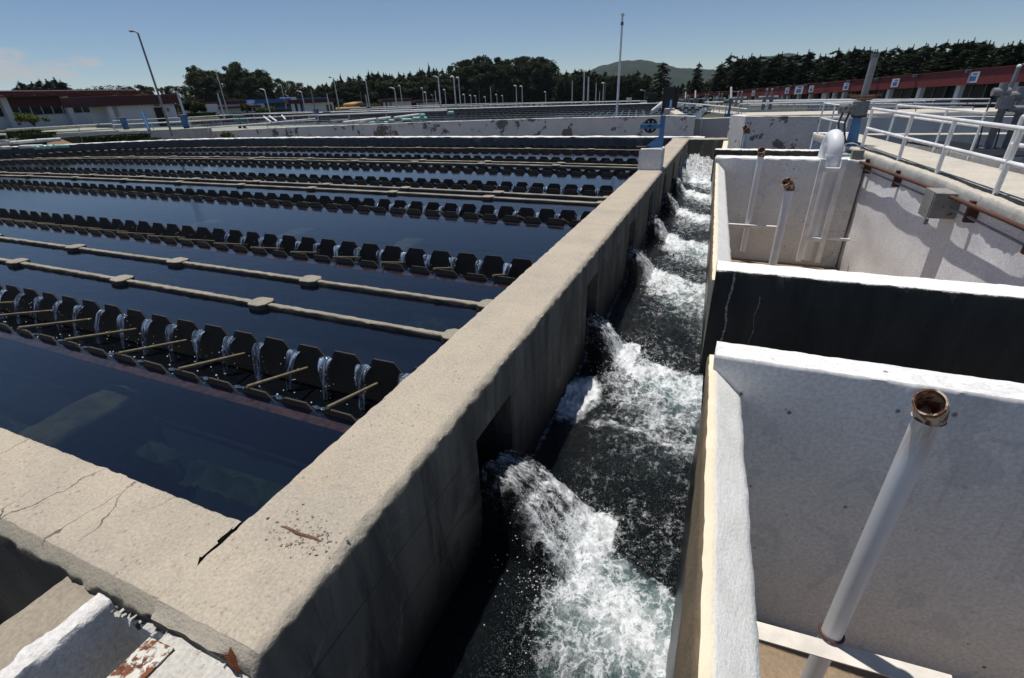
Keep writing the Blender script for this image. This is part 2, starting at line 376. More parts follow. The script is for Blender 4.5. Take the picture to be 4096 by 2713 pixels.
def wallprof(w, zt, zb, edge=.015, top=5, flat=.004, bev=.012, sides=3, ul=None, ur=None):
    l = -w/2 if ul is None else ul; r = w/2 if ur is None else ur
    p = [(l, zb, 0)]
    for i in range(1, sides): p.append((l, zb+(zt-bev*3-zb)*i/sides, 0))
    p += [(l, zt-bev*2.5, edge*.7), (l+bev*.3, zt-bev*.8, edge), (l+bev, zt, edge*.7)]
    for i in range(1, top): p.append((l+bev+(r-l-2*bev)*i/top, zt, flat))
    p += [(r-bev, zt, edge*.7), (r-bev*.3, zt-bev*.8, edge), (r, zt-bev*2.5, edge*.7)]
    for i in range(sides-1, 0, -1): p.append((r, zb+(zt-bev*3-zb)*i/sides, 0))
    p.append((r, zb, 0)); return p

def tag(o, label=None, cat=None, group=None, kind=None):
    if label: o['label'] = label
    if cat: o['category'] = cat
    if group: o['group'] = group
    if kind: o['kind'] = kind
    return o
def thing(name, label, cat, loc=(0, 0, 0), group=None):
    o = bpy.data.objects.new(name, None); C.objects.link(o); o.location = loc; o.empty_display_size = .2
    return tag(o, label, cat, group)
def dup(root, loc, rotz=0, label=None, scale=None):
    def cp(o, par):
        c = o.copy(); C.objects.link(c)
        if par: c.parent = par
        for ch in o.children: cp(ch, c)
        return c
    r = cp(root, None); r.location = loc; r.rotation_euler = (0, 0, rotz)
    if scale: r.scale = scale
    if label: r['label'] = label
    return r
ORD = ['first', 'second', 'third', 'fourth', 'fifth', 'sixth', 'seventh', 'eighth', 'ninth', 'tenth', 'eleventh', 'twelfth', 'thirteenth',
       'fourteenth', 'fifteenth', 'sixteenth', 'seventeenth', 'eighteenth', 'nineteenth', 'twentieth']
TENS = ['twenty', 'thirty', 'forty', 'fifty', 'sixty', 'seventy', 'eighty', 'ninety']
def ordw(i):
    if i < 20: return ORD[i]
    t, u = divmod(i+1, 10)
    if u == 0: return TENS[t-2][:-1]+'ieth'
    return TENS[t-2]+'-'+ORD[u-1]
def arc(c, r, a0, a1, n, ax, ay):
    c = Vector(c); ax = Vector(ax); ay = Vector(ay)
    return [c+(ax*math.cos(a0+(a1-a0)*i/n)+ay*math.sin(a0+(a1-a0)*i/n))*r for i in range(n+1)]
def spatch(l, mb, name, mat, parent=None, **k): return mb.build(name, mat, parent, **k)

# ================================================================ NEAR: the settling basin
def bow(x):
    if x > -14: return 1-.022*((x+14)/12.3)**2
    return 1-.167*((-14-x)/24)**4
WZ = -.44
OPEN = [(2.56, 3.24, -.40), (5.92, 6.55, -.36), (9.0, 9.72, -.31), (11.45, 12.15, -.24), (14.1, 14.6, -.2), (16.4, 16.9, -.2), (18.5, 19.0, -.2)]
p = [(-.29, -3.2, 0), (-.29, -1.5, .003), (-.29, -.5, .004), (-.29, -.03, .005), (-.287, -.005, .007), (-.275, 0, .005)]
p += [(-.265+.46*i/10, 0, .004) for i in range(1, 10)]
p += [(.215, 0, .004), (.242, 0, .005), (.254, -.005, .009), (.267, -.018, .012), (.279, -.033, .013), (.287, -.052, .011), (.29, -.09, .006)]
p += [(.29, -.11-.16*i, .004) for i in range(1, 10)]+[(.29, -2.2, .004), (.29, -3.2, 0)]
p = [(u*1.1, z, a) for u, z, a in p]
lw = sweep([(-1.776, .575), (-1.776, 22.0)], p, .028, jit=11); 
for v in lw.v:
    if v.y < .63 and v.z > -.2: v.z -= .055*max(0, min(1, (.628-v.y)/.05))*(1+.5*fbm(v, 9, 3)); v.y += .03*max(0, fbm(v, 11, 3))*(v.y < .6)
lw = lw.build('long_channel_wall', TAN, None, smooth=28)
cut = MB()
for (a, b, zt) in OPEN: cut.box(-1.95, -1.3, a, b, -1.75, zt)
cutter = cut.build('opening_cutter', TAN)
bm_ = lw.modifiers.new('openings', 'BOOLEAN'); bm_.operation = 'DIFFERENCE'; bm_.object = cutter; bm_.solver = 'EXACT'
dg = bpy.context.evaluated_depsgraph_get(); me2 = bpy.data.meshes.new_from_object(lw.evaluated_get(dg))
lw.modifiers.clear(); lw.data = me2; bpy.data.objects.remove(cutter)
me2.set_sharp_from_angle(angle=math.radians(35))
tag(lw, 'long tan concrete wall with chipped edge between the still basin and the rushing channel', 'wall')

# near ledge of the basin, butting against the long wall with an open joint slot at its inner corner
pl = [(-.25, -3.2, 0), (-.25, -1.2, .003), (-.25, -.3, .005), (-.25, -.04, .006), (-.246, -.006, .008), (-.235, 0, .006)]
pl += [(-.235+.45*i/10, 0, .004) for i in range(1, 10)]+[(.215, 0, .003), (.222, -.005, .004), (.25, -.032, .003), (.268, -.05, .006), (.274, -.06, .008), (.279, -.075, .014), (.28, -.12, .010)]
pl += [(.28, -.3, .006), (.28, -1.2, .003), (.28, -3.2, 0)]
ne = sweep([(-9, .855), (-2.080, .855)], pl, .026, jit=11)
for v in ne.v:                                             # joint slot
    if v.x > -2.106 and v.y > .86: v.x -= .040+.008*fbm(v, 6)
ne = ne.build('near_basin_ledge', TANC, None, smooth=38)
tag(ne, 'cracked tan concrete ledge crossing the near left corner of the basin', 'wall')

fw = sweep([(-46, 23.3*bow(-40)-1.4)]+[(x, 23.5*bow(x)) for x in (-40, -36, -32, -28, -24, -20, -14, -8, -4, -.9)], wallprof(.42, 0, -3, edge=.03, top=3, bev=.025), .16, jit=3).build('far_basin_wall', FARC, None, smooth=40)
tag(fw, 'dark concrete wall with white painted top closing the far end of the basin', 'wall')

mb = MB(); mb.add([(-46, -1, -4.2), (.6, -1, -4.2), (.6, 24, -4.2), (-46, 24, -4.2)], [(0, 1, 2, 3)])
BFLOOR = plain('basin_floor_silt', (.010, .020, .026), .9, .4, .6)
tag(mb.build('basin_floor', BFLOOR), kind='structure')

# ---- launders (weir troughs)
ROWS = [(2.53, 3.34), (6.02, 6.80), (9.45, 10.27), (12.6, 13.35), (15.55, 16.3), (18.2, 18.9), (20.85, 21.45), (22.35, 22.95)]
PITCH = .49
def plate(y0, side, x0, x1, phase, zt=-.338, zl=-.482, zb=-1.15, th=.018):
    """serrated weir plate: one sheet of flat-topped teeth with V notches between"""
    out = []; k = math.floor((x0-phase)/PITCH); r = random.Random(int(y0*100)+side)
    while phase+k*PITCH < x1:
        a = phase+k*PITCH; j = r.uniform(-.006, .006); e = r.uniform(-.008, .008); tall = .26+r.uniform(-.008, .008)
        out += [(a-.105, zl+r.uniform(-.004, .004)), (a+e, zt+j), (a+tall, zt+j+r.uniform(-.004, .004)), (a+tall+.105, zl+r.uniform(-.004, .004))]; k += 1
    out = [q for q in out if x0 <= q[0] <= x1]
    out = [(x0, out[0][1])]+out+[(x1, out[-1][1])]
    mb = MB(); n = len(out)
    for s_ in (-th/2, th/2):
        mb.v += [Vector((x, (y0)*bow(x)+s_, z)) for x, z in out]
        mb.v += [Vector((x, (y0)*bow(x)+s_, zb)) for x, z in out]
    for i in range(n-1):
        mb.f += [(i, n+i, n+i+1, i+1), (2*n+i, 2*n+i+1, 3*n+i+1, 3*n+i), (i, i+1, 2*n+i+1, 2*n+i)]
    mb.f += [(0, 2*n, 3*n, n), (n-1, 2*n-1, 4*n-1, 3*n-1)]
    return mb, [q for q in out]
RL = ['nearest the camera, water pouring through', 'second from the near ledge', 'third from the near ledge',
      'fourth from the near ledge', 'fifth from the near ledge', 'sixth from the near ledge',
      'seventh from the near ledge', 'farthest, at the far wall foot']
PH_FAR = [-4.43, -4.30]; PH_NEAR = [-3.35, -3.75]
notches = []
for i, (yn, yf) in enumerate(ROWS):
    x0 = -2.35*yf-7; x0 = max(x0, -43); x1 = -2.10
    t = thing('weir_trough', 'long black weir trough with serrated edges, '+RL[i], 'water trough', (x1, (yn+yf)/2, -1.15), 'serrated weir troughs across the basin')
    pf = PH_FAR[i] if i < 2 else random.uniform(0, .49); pn = PH_NEAR[i] if i < 2 else random.uniform(0, .49)
    a, oa = plate(yf, 1, x0, x1, pf); a.build('far_weir_plate', WEIR, t)
    b, ob = plate(yn, 2, x0, x1, pn, zt=[-.378, -.362][i] if i < 2 else -.338); b.build('near_weir_plate', WEIR, t)
    if i < 4: notches.append((i, yn, yf, pn, pf, x0))
    xs = [x0+(x1-x0)*k/24 for k in range(25)]
    fl = MB()
    for q in xs: fl.v += [Vector((q, yn*bow(q)+.012, -1.1)), Vector((q, yf*bow(q)-.012, -1.1))]
    for k in range(24): fl.f.append((2*k, 2*k+2, 2*k+3, 2*k+1))
    fl.build('trough_floor', WEIR, t)
    w = MB()
    for q in xs: w.v += [Vector((q, yn*bow(q)+.012, -.86)), Vector((q, yf*bow(q)-.012, -.86))]
    for k in range(24): w.f.append((2*k, 2*k+2, 2*k+3, 2*k+1))
    tag(w.build('trough_water', TWATER), kind='structure')
    rf = MB()                                              # rusty angle just under the surface on the near side
    for q in xs: rf.v += [Vector((q, yn*bow(q)-.03, -.475)), Vector((q, yn*bow(q)-.125, -.475)), Vector((q, yn*bow(q)-.125, -.55))]
    for k in range(24):
        a0 = 3*k; rf.f += [(a0, a0+1, a0+4, a0+3), (a0+1, a0+2, a0+5, a0+4)]
    rf.build('rusty_angle', RUSTA, t)
    if i < 5:                                              # spacer rods
        k = 0; q = -2.84
        while q > max(x0, -17-3*i):
            r = MB().cyl((q, yn*bow(q)-.01, -.36 if i < 2 else -.33), (q-.10+random.uniform(-.04, .04), yf*bow(q)-.012, -.62), .017, 7)
            r.build('spacer_rod', BAMBOO, t, smooth=60); q -= .98+random.uniform(-.03, .03)

# ---- still water between the troughs
edges = [1.10]+[y for r in ROWS for y in r]+[23.29]
mb = MB()
for k in range(0, len(edges), 2):
    ya, yb = edges[k], edges[k+1]; n0 = len(mb.v); xs = [-45+42.92*q/40 for q in range(41)]
    for q in xs:
        fa = ya*bow(q) if k else ya; mb.v += [Vector((q, fa+.0 if k == 0 else fa+.012, WZ)), Vector((q, yb*bow(q)-.012, WZ))]
    for q in range(40): mb.f.append((n0+2*q, n0+2*q+2, n0+2*q+3, n0+2*q+1))
tag(mb.build('basin_water', WATER), kind='structure')

# ---- low concrete beams with widened pads
BEAMS = [(4.16, 'low concrete beam with octagonal pads, nearest the camera'), (5.08, 'low concrete beam with pads, second from the near ledge'), (11.4, 'third low padded beam, middle of the basin, nearer of its pair'),
         (12.03, 'fourth low padded beam, middle of the basin, farther of its pair'), (17.05, 'fifth low padded beam, nearer of the third pair'), (17.65, 'sixth low padded beam, farther of the third pair'), (22.0, 'thin last padded beam just before the far wall')]
for i, (y, lab) in enumerate(BEAMS):
    x0 = max(-2.35*y-7, -43); t = thing('concrete_beam', lab, 'beam', (-2.2, y, -.6), 'padded beams across the basin')
    w = .085 if i < 2 else .12
    pts = [(x0+(-2.085-x0)*k/30, y*bow(x0+(-2.085-x0)*k/30)) for k in range(31)]
    sweep(pts, wallprof(w, -.385, -.62, edge=.012, top=3, bev=.012, sides=2, flat=.006), .06 if i < 2 else .25, jit=9).build('beam_body', BEAM, t, smooth=40)
    px = -2.46
    while px > x0:
        yy = y*bow(px); hw, hl = .13, .16; c = .06
        poly = [(px-hl+c, yy-hw), (px+hl-c, yy-hw), (px+hl, yy-hw+c), (px+hl, yy+hw-c), (px+hl-c, yy+hw), (px-hl+c, yy+hw), (px-hl, yy+hw-c), (px-hl, yy-hw+c)]
        poly = [(a+random.uniform(-.012, .012), b+random.uniform(-.012, .012)) for a, b in poly]
        MB().prism(poly, -.63, -.365).build('pad', BEAM, t, bevel=.015); px -= 2.97
# ---- submerged slabs and sludge ridges seen through the water
SLABM = plain('submerged_algae_slab', (.36, .29, .14), .9, .3, 3)
RIDGEM = plain('submerged_algae_ridge', (.11, .14, .07), .95, .35, 5)
for (cx, cy, l, w, z, lab) in [(-5.75, 2.0, .95, .52, -.80, 'pale algae-covered slab under the water by the near ledge'), (-6.25, 8.1, 2.1, .5, -.95, 'pale submerged slab between the second and third weir troughs'),
                              (-9.6, 8.2, 2.1, .5, -.95, 'submerged slab left of the middle one between the second and third troughs'), (-13., 8.3, 2.1, .5, -.95, 'leftmost visible submerged slab between the second and third troughs'),
                              (-5.6, 14.6, 1.2, .5, -.95, 'submerged slab between the fourth and fifth weir troughs')]:
    sb = sweep([(cx, cy-l/2), (cx-.1, cy+l/2)], wallprof(w, z, z-1.6, edge=.03, top=4, bev=.03, flat=.02), .06, jit=5).build('submerged_slab', SLABM, None, smooth=50)
    tag(sb, lab, 'slab')
mb = MB()
for (xa, xb, yc, wd, z) in [(-4.4, -2.15, 2.02, .28, -1.02), (-5.2, -4.6, 2.08, .2, -1.05), (-7.5, -6.3, 1.75, .3, -1.1), (-4.4, -2.15, 1.32, .12, -.95), (-6.2, -4.9, 1.36, .14, -1.0), (-4.4, -2.15, 5.55, .22, -1.1)]:
    n = int((xb-xa)/.05); o = len(mb.v)
    for i in range(n+1):
        for j in range(7):
            q = Vector((xa+(xb-xa)*i/n, yc+wd*(j/6-.5), z)); q.z += .10*math.sin(math.pi*j/6)*(1+1.2*fbm(q, 6, 3))-.12+.05*fbm(q, 14, 2)-.35*max(0, abs(i/n-.5)*2-.7)
            if i in (0, n): q.z -= .3
            mb.v.append(q)
    for i in range(n):
        for j in range(6): a = o+i*7+j; mb.f.append((a, a+7, a+8, a+1))
tag(mb.build('sludge_ridges', RIDGEM, None, smooth=60), 'greenish sludge ridges lying under the basin water', kind='stuff')

# ---- water falling through the notches of the nearer troughs
def stream(x, y, dirn, w, z0, zb, out, seed):
    r = random.Random(seed); mb = MB(); N = 14; K = 7
    ph = [r.uniform(0, 6) for _ in range(4)]
    for i in range(N+1):
        t = i/N; d = out*(t**.6); z = z0+.012-(z0-zb)*t**1.35
        ww = w*(1-.52*min(1, t*1.6))*(1+.12*math.sin(7*t+ph[0])); sh = .018*math.sin(4*t+ph[1])+.03*t*(r.random()-.5)*.3
        for k in range(K):
            u = k/(K-1)-.5; dd = d+.014*math.sin(u*9+ph[2]+t*5)+.02*(.25-u*u)
            mb.v.append(Vector((x+u*ww+sh, y+dirn*dd, z-.012*abs(u)*(1-t))))
    for i in range(N):
        for k in range(K-1):
            if t and r.random() < .12*(i/N) and i > 5: continue
            a = i*K+k; mb.f.append((a, a+K, a+K+1, a+1))
    return mb
for (i, yn, yf, pn, pf, x0) in notches:
    lim = [-12, -9.5, -8, -6][i]; k = math.floor((-2.13-pf)/PITCH)
    mbs = MB()
    while pf+k*PITCH > lim:
        x = pf+k*PITCH-.115
        if x < -2.15:
            s_ = stream(x, yf*bow(x), -1, .165 if i < 1 else .14, -.44, -.86, .20+random.uniform(-.02, .02), k*7+i); s_.build('falling_stream', STREAM, None, smooth=80).__setitem__('kind', 'structure')
        k -= 1
    k = math.floor((-2.13-pn)/PITCH)
    while pn+k*PITCH > lim*.62:
        x = pn+k*PITCH-.115
        if x < -2.15: stream(x, yn*bow(x), 1, .17, -.425, -.84, .20, k*5+i).build('falling_stream', STREAM, None, smooth=80).__setitem__('kind', 'structure')
        k -= 1
# small splashes in the troughs
mb = MB(); r = random.Random(3)
for (i, yn, yf, pn, pf, x0) in notches[:3]:
    k = math.floor((-2.13-pf)/PITCH)
    while pf+k*PITCH > -13:
        xc = pf+k*PITCH-.115
        for _ in range(26 if i == 0 else 12): mb.ball((xc+r.gauss(0, .09), yn*bow(xc)+.05+abs(r.gauss(.12, .2)), -.86+abs(r.gauss(0, .03))), r.uniform(.004, .012), 5, 4)
        for _ in range(10): mb.ball((xc+r.gauss(0, .035), yf*bow(xc)-r.uniform(.02, .2), r.uniform(-.86, -.46)), r.uniform(.003, .007), 5, 4)
        k -= 1
tag(mb.build('trough_spray', DROP, None, smooth=80), 'droplets splashing in the weir troughs', kind='stuff')

# ================================================================ the rushing channel
def xr(y): return .11-.030*(y-4.07)                        # left face of the weir wall right of the channel
def zw(y): return -1.47 if y < 6 else (-1.47+.036*(y-6) if y < 17 else -1.074+.02*(y-17))
def sm(a, b, x):
    t = max(0., min(1., (x-a)/(b-a))); return t*t*(3-2*t)
JET = [((a+b)/2, (b-a)/2, min(.72, .60+.01*a) if k == 0 else .52-.015*k) for k, (a, b, z) in enumerate(OPEN)]
def chan(x, y, full=False):
    d = x+1.455; z = zw(y); f = 0; air = 0; bub = 0; jet = 0
    q = Vector((x, y, 0)); wob = .10*fbm(q, 2.3, 4); wob2 = noise.noise(q*5.)*.06
    for k, (yj, hw, hj) in enumerate(JET):
        reach = (.80 if k == 0 else .46)*(1+.25*wob2*4); spread = hw*(1.02+.35*d)
        lat = sm(spread+.05, spread-.10, abs(y-yj+.18*d+wob*.35+wob2*.4))
        prof = max(0., 1-(max(0, d)/reach)**2)
        hz = hj*prof*lat*(1-.22*max(-1, min(1, (y-yj)/hw))); z = max(z, zw(y)+hz)
        land = math.exp(-((d-reach-.08)/.22)**2-((y-yj+.2*d)/(hw*1.15))**2); z += (.055 if k == 0 else .05)*land*(1+.8*wob*4); jet = max(jet, lat*(d < reach+.1))
        f = max(f, lat*(.40+.30*fbm(q, 4, 3)+.35*d/reach)*(d < reach+.25), 1.05*land)
        s = yj+hw*.9-.45*max(0, d-.2)-y+wob*1.1+.12*fbm(q, 1.1, 2)
        tail = (sm(-.12, .12, s)*math.exp(-max(0, s-.45)/((1.0 if k else .95)+.45*sm(.3, 1.2, d))))*sm(.18 if k else .30, .55 if k else .85, d+wob*.9-(0 if k else .16*max(0, s-.5)))*(.95+.55*fbm(q, 1.7, 3))  # foam thinned beside the long wall, imitating its shadow on the water
        f = max(f, (.80 if k else .70)*tail); air = max(air, sm(-.2, .3, s)*math.exp(-max(0, s-.3)/1.1)*sm(.45, .95, d+wob)); bub = max(bub, sm(-1.3, -.1, s)*math.exp(-max(0, s-.5)/2.)*sm(.25, .6, d))
    # foam sheet lying against the long wall, and the curved foam line downstream of the second jet
    pa = sm(1.25, .55, math.hypot((d-.20-.10*(y-5))/.30, (y-4.95)/.66)+wob*2.2+wob2*3); f = max(f, .95*pa)
    ln = math.exp(-((y-4.28-.12*math.sin(d*3)-.16*d+wob*.9)/.07)**2)*sm(.35, .5, d); f = max(f, .62*ln)
    f = max(f, .45*math.exp(-((d-.02)/.05)**2)*(y > 3.6))                     # line of foam at the wall foot
    if y > 17.5: f = max(f, .72*sm(17.5, 18.6, y+wob*2))
    rough = .016+.065*min(1, f)
    z += rough*fbm(q, 4.2, 5)*.9+.03*fbm(Vector((x*1.3, y*.8, 4)), 1.2, 3)+.008*fbm(q, 19, 3)*(1+2*f)
    if y > 19.2: z += .36*sm(19.2, 20.6, y)*(1+.35*fbm(q, 3, 3))*sm(1.5, .5, d)
    return (z, f, air, bub, jet) if full else (z, f, air)
mb = MB(); fo = []; ai = []; bu = []; je = []; y = .15; rows = 0; NXC = 100
while y < 22.1:
    for i in range(NXC+1):
        x = -1.48+(xr(y)+.10+1.48)*i/NXC; z, f, a, b, j_ = chan(x, y, True); je.append(j_); mb.v.append(Vector((x, y, z))); fo.append(f); ai.append(a); bu.append(b)
    rows += 1; y += .0155*max(1, y/3.4)
for j in range(rows-1):
    for i in range(NXC): a = j*(NXC+1)+i; mb.f.append((a, a+1, a+NXC+2, a+NXC+1))
tag(mb.build('channel_water', RAPID, None, smooth=180, attrs={'foam': fo, 'air': ai, 'bub': bu, 'jet': je}), kind='structure')
mb = MB(); r = random.Random(11)                           # spray thrown up by the jets
for k, (yj, hw, hj) in enumerate(JET[:5]):
    for _ in range([900, 420, 260, 160, 120][k]):
        d = min(1.5, max(.02, r.gauss(.78 if k == 0 else .5, .26))); y = yj+r.gauss(-.3 if k == 0 else -.1, hw*.9); x = -1.455+d
        if x > xr(y)-.02: continue
        z = chan(x, y)[0]+min(.16, abs(r.gauss(0, .035))); mb.ball((x, y, z), r.uniform(.0016, .0042)*(1+.12*yj), 5, 4)
tag(mb.build('channel_spray', DROP, None, smooth=80), 'droplets thrown up where water jets hit the channel', kind='stuff')

# weir walls right of the channel: cream crest, sloping white back
def weirwall(y0, y1, lab):
    pts = [(xr(y0), y0), (xr(y1), y1)]
    pr = [(0.06, -2.9, 0), (.05, -1.4, .003), (.02, -.6, .004), (.0, -.24, .006), (.004, -.17, .010), (.018, -.142, .008), (.05, -.138, .004), (.075, -.142, .005), (.09, -.155, .006)]
    pr += [(.09+.21*i/7, -.155-.20*i/7, .004) for i in range(1, 7)]+[(.30, -.365, .008), (.305, -.43, .004), (.305, -1.5, .004), (.305, -2.9, 0)]
    m = sweep(pts, pr, .05, jit=6)
    if y1 < 5:
        for v in m.v:
            if v.x < xr(v.y)+.08 and v.z < -.2: v.x += (.143-v.x+.006*fbm(v, 3, 2))*sm(-.2, -.55, v.z)
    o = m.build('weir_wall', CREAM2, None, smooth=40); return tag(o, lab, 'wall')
def creamwall():
    s = NT('cream_crest_white_back'); nr = s.sep(s.normal()); co_ = s.sep(); z = co_[2]
    n = s.noise(2.2, 6, .65, .4, s.vec((2, 2, .7)))
    cream = s.mix(s.ramp(n, .3, .7), (.82, .72, .54), (.74, .64, .47))
    grey = s.mix(s.ramp(s.noise(3, 6, .6), .35, .7), (.84, .835, .79), (.76, .75, .70)); grey = s.mix(s.ramp(s.noise(26, 6, .7), .56, .7, 0, .5), grey, (.42, .42, .40))
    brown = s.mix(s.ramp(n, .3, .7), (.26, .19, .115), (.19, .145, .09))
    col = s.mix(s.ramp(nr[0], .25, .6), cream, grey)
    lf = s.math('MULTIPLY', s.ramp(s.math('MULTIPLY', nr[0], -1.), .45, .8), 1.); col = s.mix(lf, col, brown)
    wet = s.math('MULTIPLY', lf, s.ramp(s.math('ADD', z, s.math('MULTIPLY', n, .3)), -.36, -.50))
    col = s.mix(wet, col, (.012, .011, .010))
    nb = s.bump(s.math('ADD', s.noise(45, 5, .7), s.noise(11, 6, .7)), .6, .012)
    return s.end(s.pbr(col, s.ramp(wet, 0, 1, .85, .3), nb, spec=.3))
CREAM2 = creamwall()
weirwall(.1, 4.06, 'cream-topped weir wall beside the channel in the near right tank')
weirwall(6.0, 16.2, 'cream-topped weir wall beside the channel in the farther right tank')
# cross walls of the right-hand tanks
o = sweep([(xr(4)+.055, 3.935), (5.2, 3.935)], wallprof(.275, 0, -3.2, edge=.007, top=5, bev=.012, flat=.004, sides=10), .035, jit=9).build('cross_wall', WHITE, None, smooth=38)
tag(o, 'thick white cross wall with rough bright top behind the nearest bent pipe', 'wall')
o = sweep([(xr(6.2)+.055, 6.17), (5.0, 6.12)], wallprof(.37, 0, -3.2, edge=.011, top=5, bev=.012, flat=.004, sides=6), .045, jit=8)
cw = o.build('cross_wall', DARKC, None, smooth=38); tag(cw, 'dark unpainted cross wall with rough white top beyond the black gallery', 'wall')
o = sweep([(xr(16.5), 16.62), (3.5, 16.45)], wallprof(.62, 0, -3.2, edge=.02, top=4, bev=.02, sides=6), .09, jit=5).build('cross_wall', WHITE, None, smooth=38)
tag(o, 'white cross wall at the far end of the tank behind the gooseneck pipe', 'wall')
o = sweep([(xr(18.6)-.02, 18.55), (3.3, 18.35)], wallprof(.3, 0, -2.9, edge=.02, top=3, bev=.02), .09, jit=5).build('cross_wall', DARKC, None, smooth=38)
tag(o, 'narrow dark cross wall with pale top, farthest of the tank walls', 'wall')
for k_, (xa, z0_, z1_, wd_) in enumerate(((.30, -.02, -1.15, .010), (.62, -.28, -1.0, .004))):
    m = MB(); r = random.Random(k_+3); n_ = 60; ych = 6.17-.185-.004-.0104*xa
    for i in range(n_+1):
        zz = z0_+(z1_-z0_)*i/n_; xx = xa+.012*math.sin(i*.21)+r.gauss(0, .003); w_ = wd_*r.uniform(.3, 1.6); m.v += [Vector((xx-w_, ych, zz)), Vector((xx+w_, ych, zz)), Vector((xx, ych-.006, zz))]
    for i in range(n_): a_ = 3*i; m.f += [(a_, a_+3, a_+5, a_+2), (a_+2, a_+5, a_+4, a_+1)]
    tag(m.build('lime_streak', plain('lime_streak', (.42, .41, .37), .9, .3, 30)), ['ragged pale lime streak running down the dark cross wall near the channel', 'thin faint lime streak on the dark cross wall, right of the ragged one'][k_], 'streak')
mb = MB().add([(.19, 4.06, -1.53), (5.6, 4.06, -1.53), (5.6, 6.0, -1.53), (.14, 6.0, -1.53)], [(0, 1, 2, 3)]); tag(mb.build('gallery_water', TWATER), kind='structure')
mb = MB().box(.15, 5.6, 3.9, 6.3, -2.2, -2.0); tag(mb.build('gallery_floor', DARKC), kind='structure')
mb = MB().box(.1, 5.6, .0, 3.9, -3.3, -3.05); tag(mb.build('tank_floor', FLOORB), kind='structure')
mb = MB().box(-.2, 5.2, 6.3, 16.4, -3.3, -3.0); tag(mb.build('tank_floor', FLOORB), kind='structure')
mb = MB().box(-.2, 5.2, 16.9, 18.4, -1.6, -1.4); tag(mb.build('gallery_floor', DARKC), kind='structure')

# channel end wall + small return
o = sweep([(-2.15, 22.25), (-.02, 22.25)], [(-.2, -3, 0), (-.2, -.1, .01), (-.19, 0, .015), (-.05, .01, .008), (.12, 0, .008), (.16, -.03, .012), (.17, -.1, .01), (.17, -3, 0)], .06, jit=6).build('channel_end_wall', TAN, None, smooth=40)
tag(o, 'tan wall closing the far end of the rushing channel', 'wall')
o = MB().box(-.16, .02, 18.75, 22.05, -2.8, -.07).build('channel_return_wall', CREAM, None, bevel=.02)
tag(o, 'short cream return wall at the far end of the channel', 'wall')

# ================================================================ near left corner: white flume under the ledge
o = sweep([(-2.62, .60), (-2.62, -.9)], [(-.17, -2, 0), (-.17, -.6, .004), (-.17, -.13, .008), (-.16, -.105, .012), (-.1, -.10, .004), (-.04, -.10, .004), (-.01, -.10, .004), (.05, -.10, .004), (.15, -.105, .006), (.17, -.13, .008), (.17, -.6, .003), (.17, -2, 0)], .025, jit=10)
MIXW = concrete('bare_grey_brown_concrete', (.34, .295, .225), (.29, .25, .195), (.07, .066, .058), stone=.5, bumpst=.6)  # side tone darkened to paint the flume pit's shade into the colour
o = o.build('flume_wall', MIXW, None, smooth=40); tag(o, 'brown-grey concrete flume wall at the bottom left corner', 'wall')
pj_ = sweep([(-2.47, .602), (-2.47, -.9)], [(-.07, -.11, .010), (-.06, -.090, .012), (-.02, -.086, .009), (.02, -.086, .006), (.035, -.098, .005), (.04, -.3, .002), (.04, -.8, .004), (.04, -2, 0), (-.07, -2, 0)], .018, jit=13)
for v in pj_.v:
    if v.z > -.2: v.x -= .06*max(0, fbm(v, 6, 4)+.2)*(1 if v.x < -2.44 else .15)
pj_ = pj_.build('white_flume_lining', ROUGHW, None, smooth=50); tag(pj_, 'thick jagged white paint lining on the flume wall at the bottom left', 'lining')
o = sweep([(-2.43, .580), (-2.0, .580)], [(-.03, -.150, .010), (-.0, -.145, .010), (.012, -.18, .008), (.014, -.3, .002), (.014, -2, 0), (-.03, -2, 0)], .012, jit=14).build('white_end_lining', ROUGHW, None, smooth=50)
tag(o, 'white painted flume end against the near ledge, with ragged bright top', 'lining')
o = sweep([(-1.76, .585), (-1.70, -.9)], [(-.28, -2, 0), (-.28, -.18, .006), (-.275, -.11, .012), (-.262, -.098, .008), (-.1, -.095, .005), (.05, -.095, .006), (.23, -.10, .008), (.262, -.125, .014), (.275, -.2, .01), (.275, -2, 0)], .02, jit=11)
for v in o.v:
    if v.x > -1.66: v.x -= .0; 
o = o.build('flume_wall', GREYTOP, None, smooth=45); tag(o, 'light grey flume wall carrying the rusted steel plate, bottom left', 'wall')
a = [(-2.045, .505), (-1.885, .515), (-1.885, .385), (-1.90, .05), (-2.045, .05)]
pm = MB().prism([(-2.035, .06), (-1.885, .06), (-1.885, .535), (-2.035, .527)], -.090, -.082).build('rusted_plate', RUSTW, None, bevel=.002)
tag(pm, 'rust-eaten white steel plate lying on the light grey flume wall', 'plate')
tag(MB().box(-4.5, -1.5, -1, .575, -2.1, -2.0).build('flume_floor', DARKC), kind='structure')
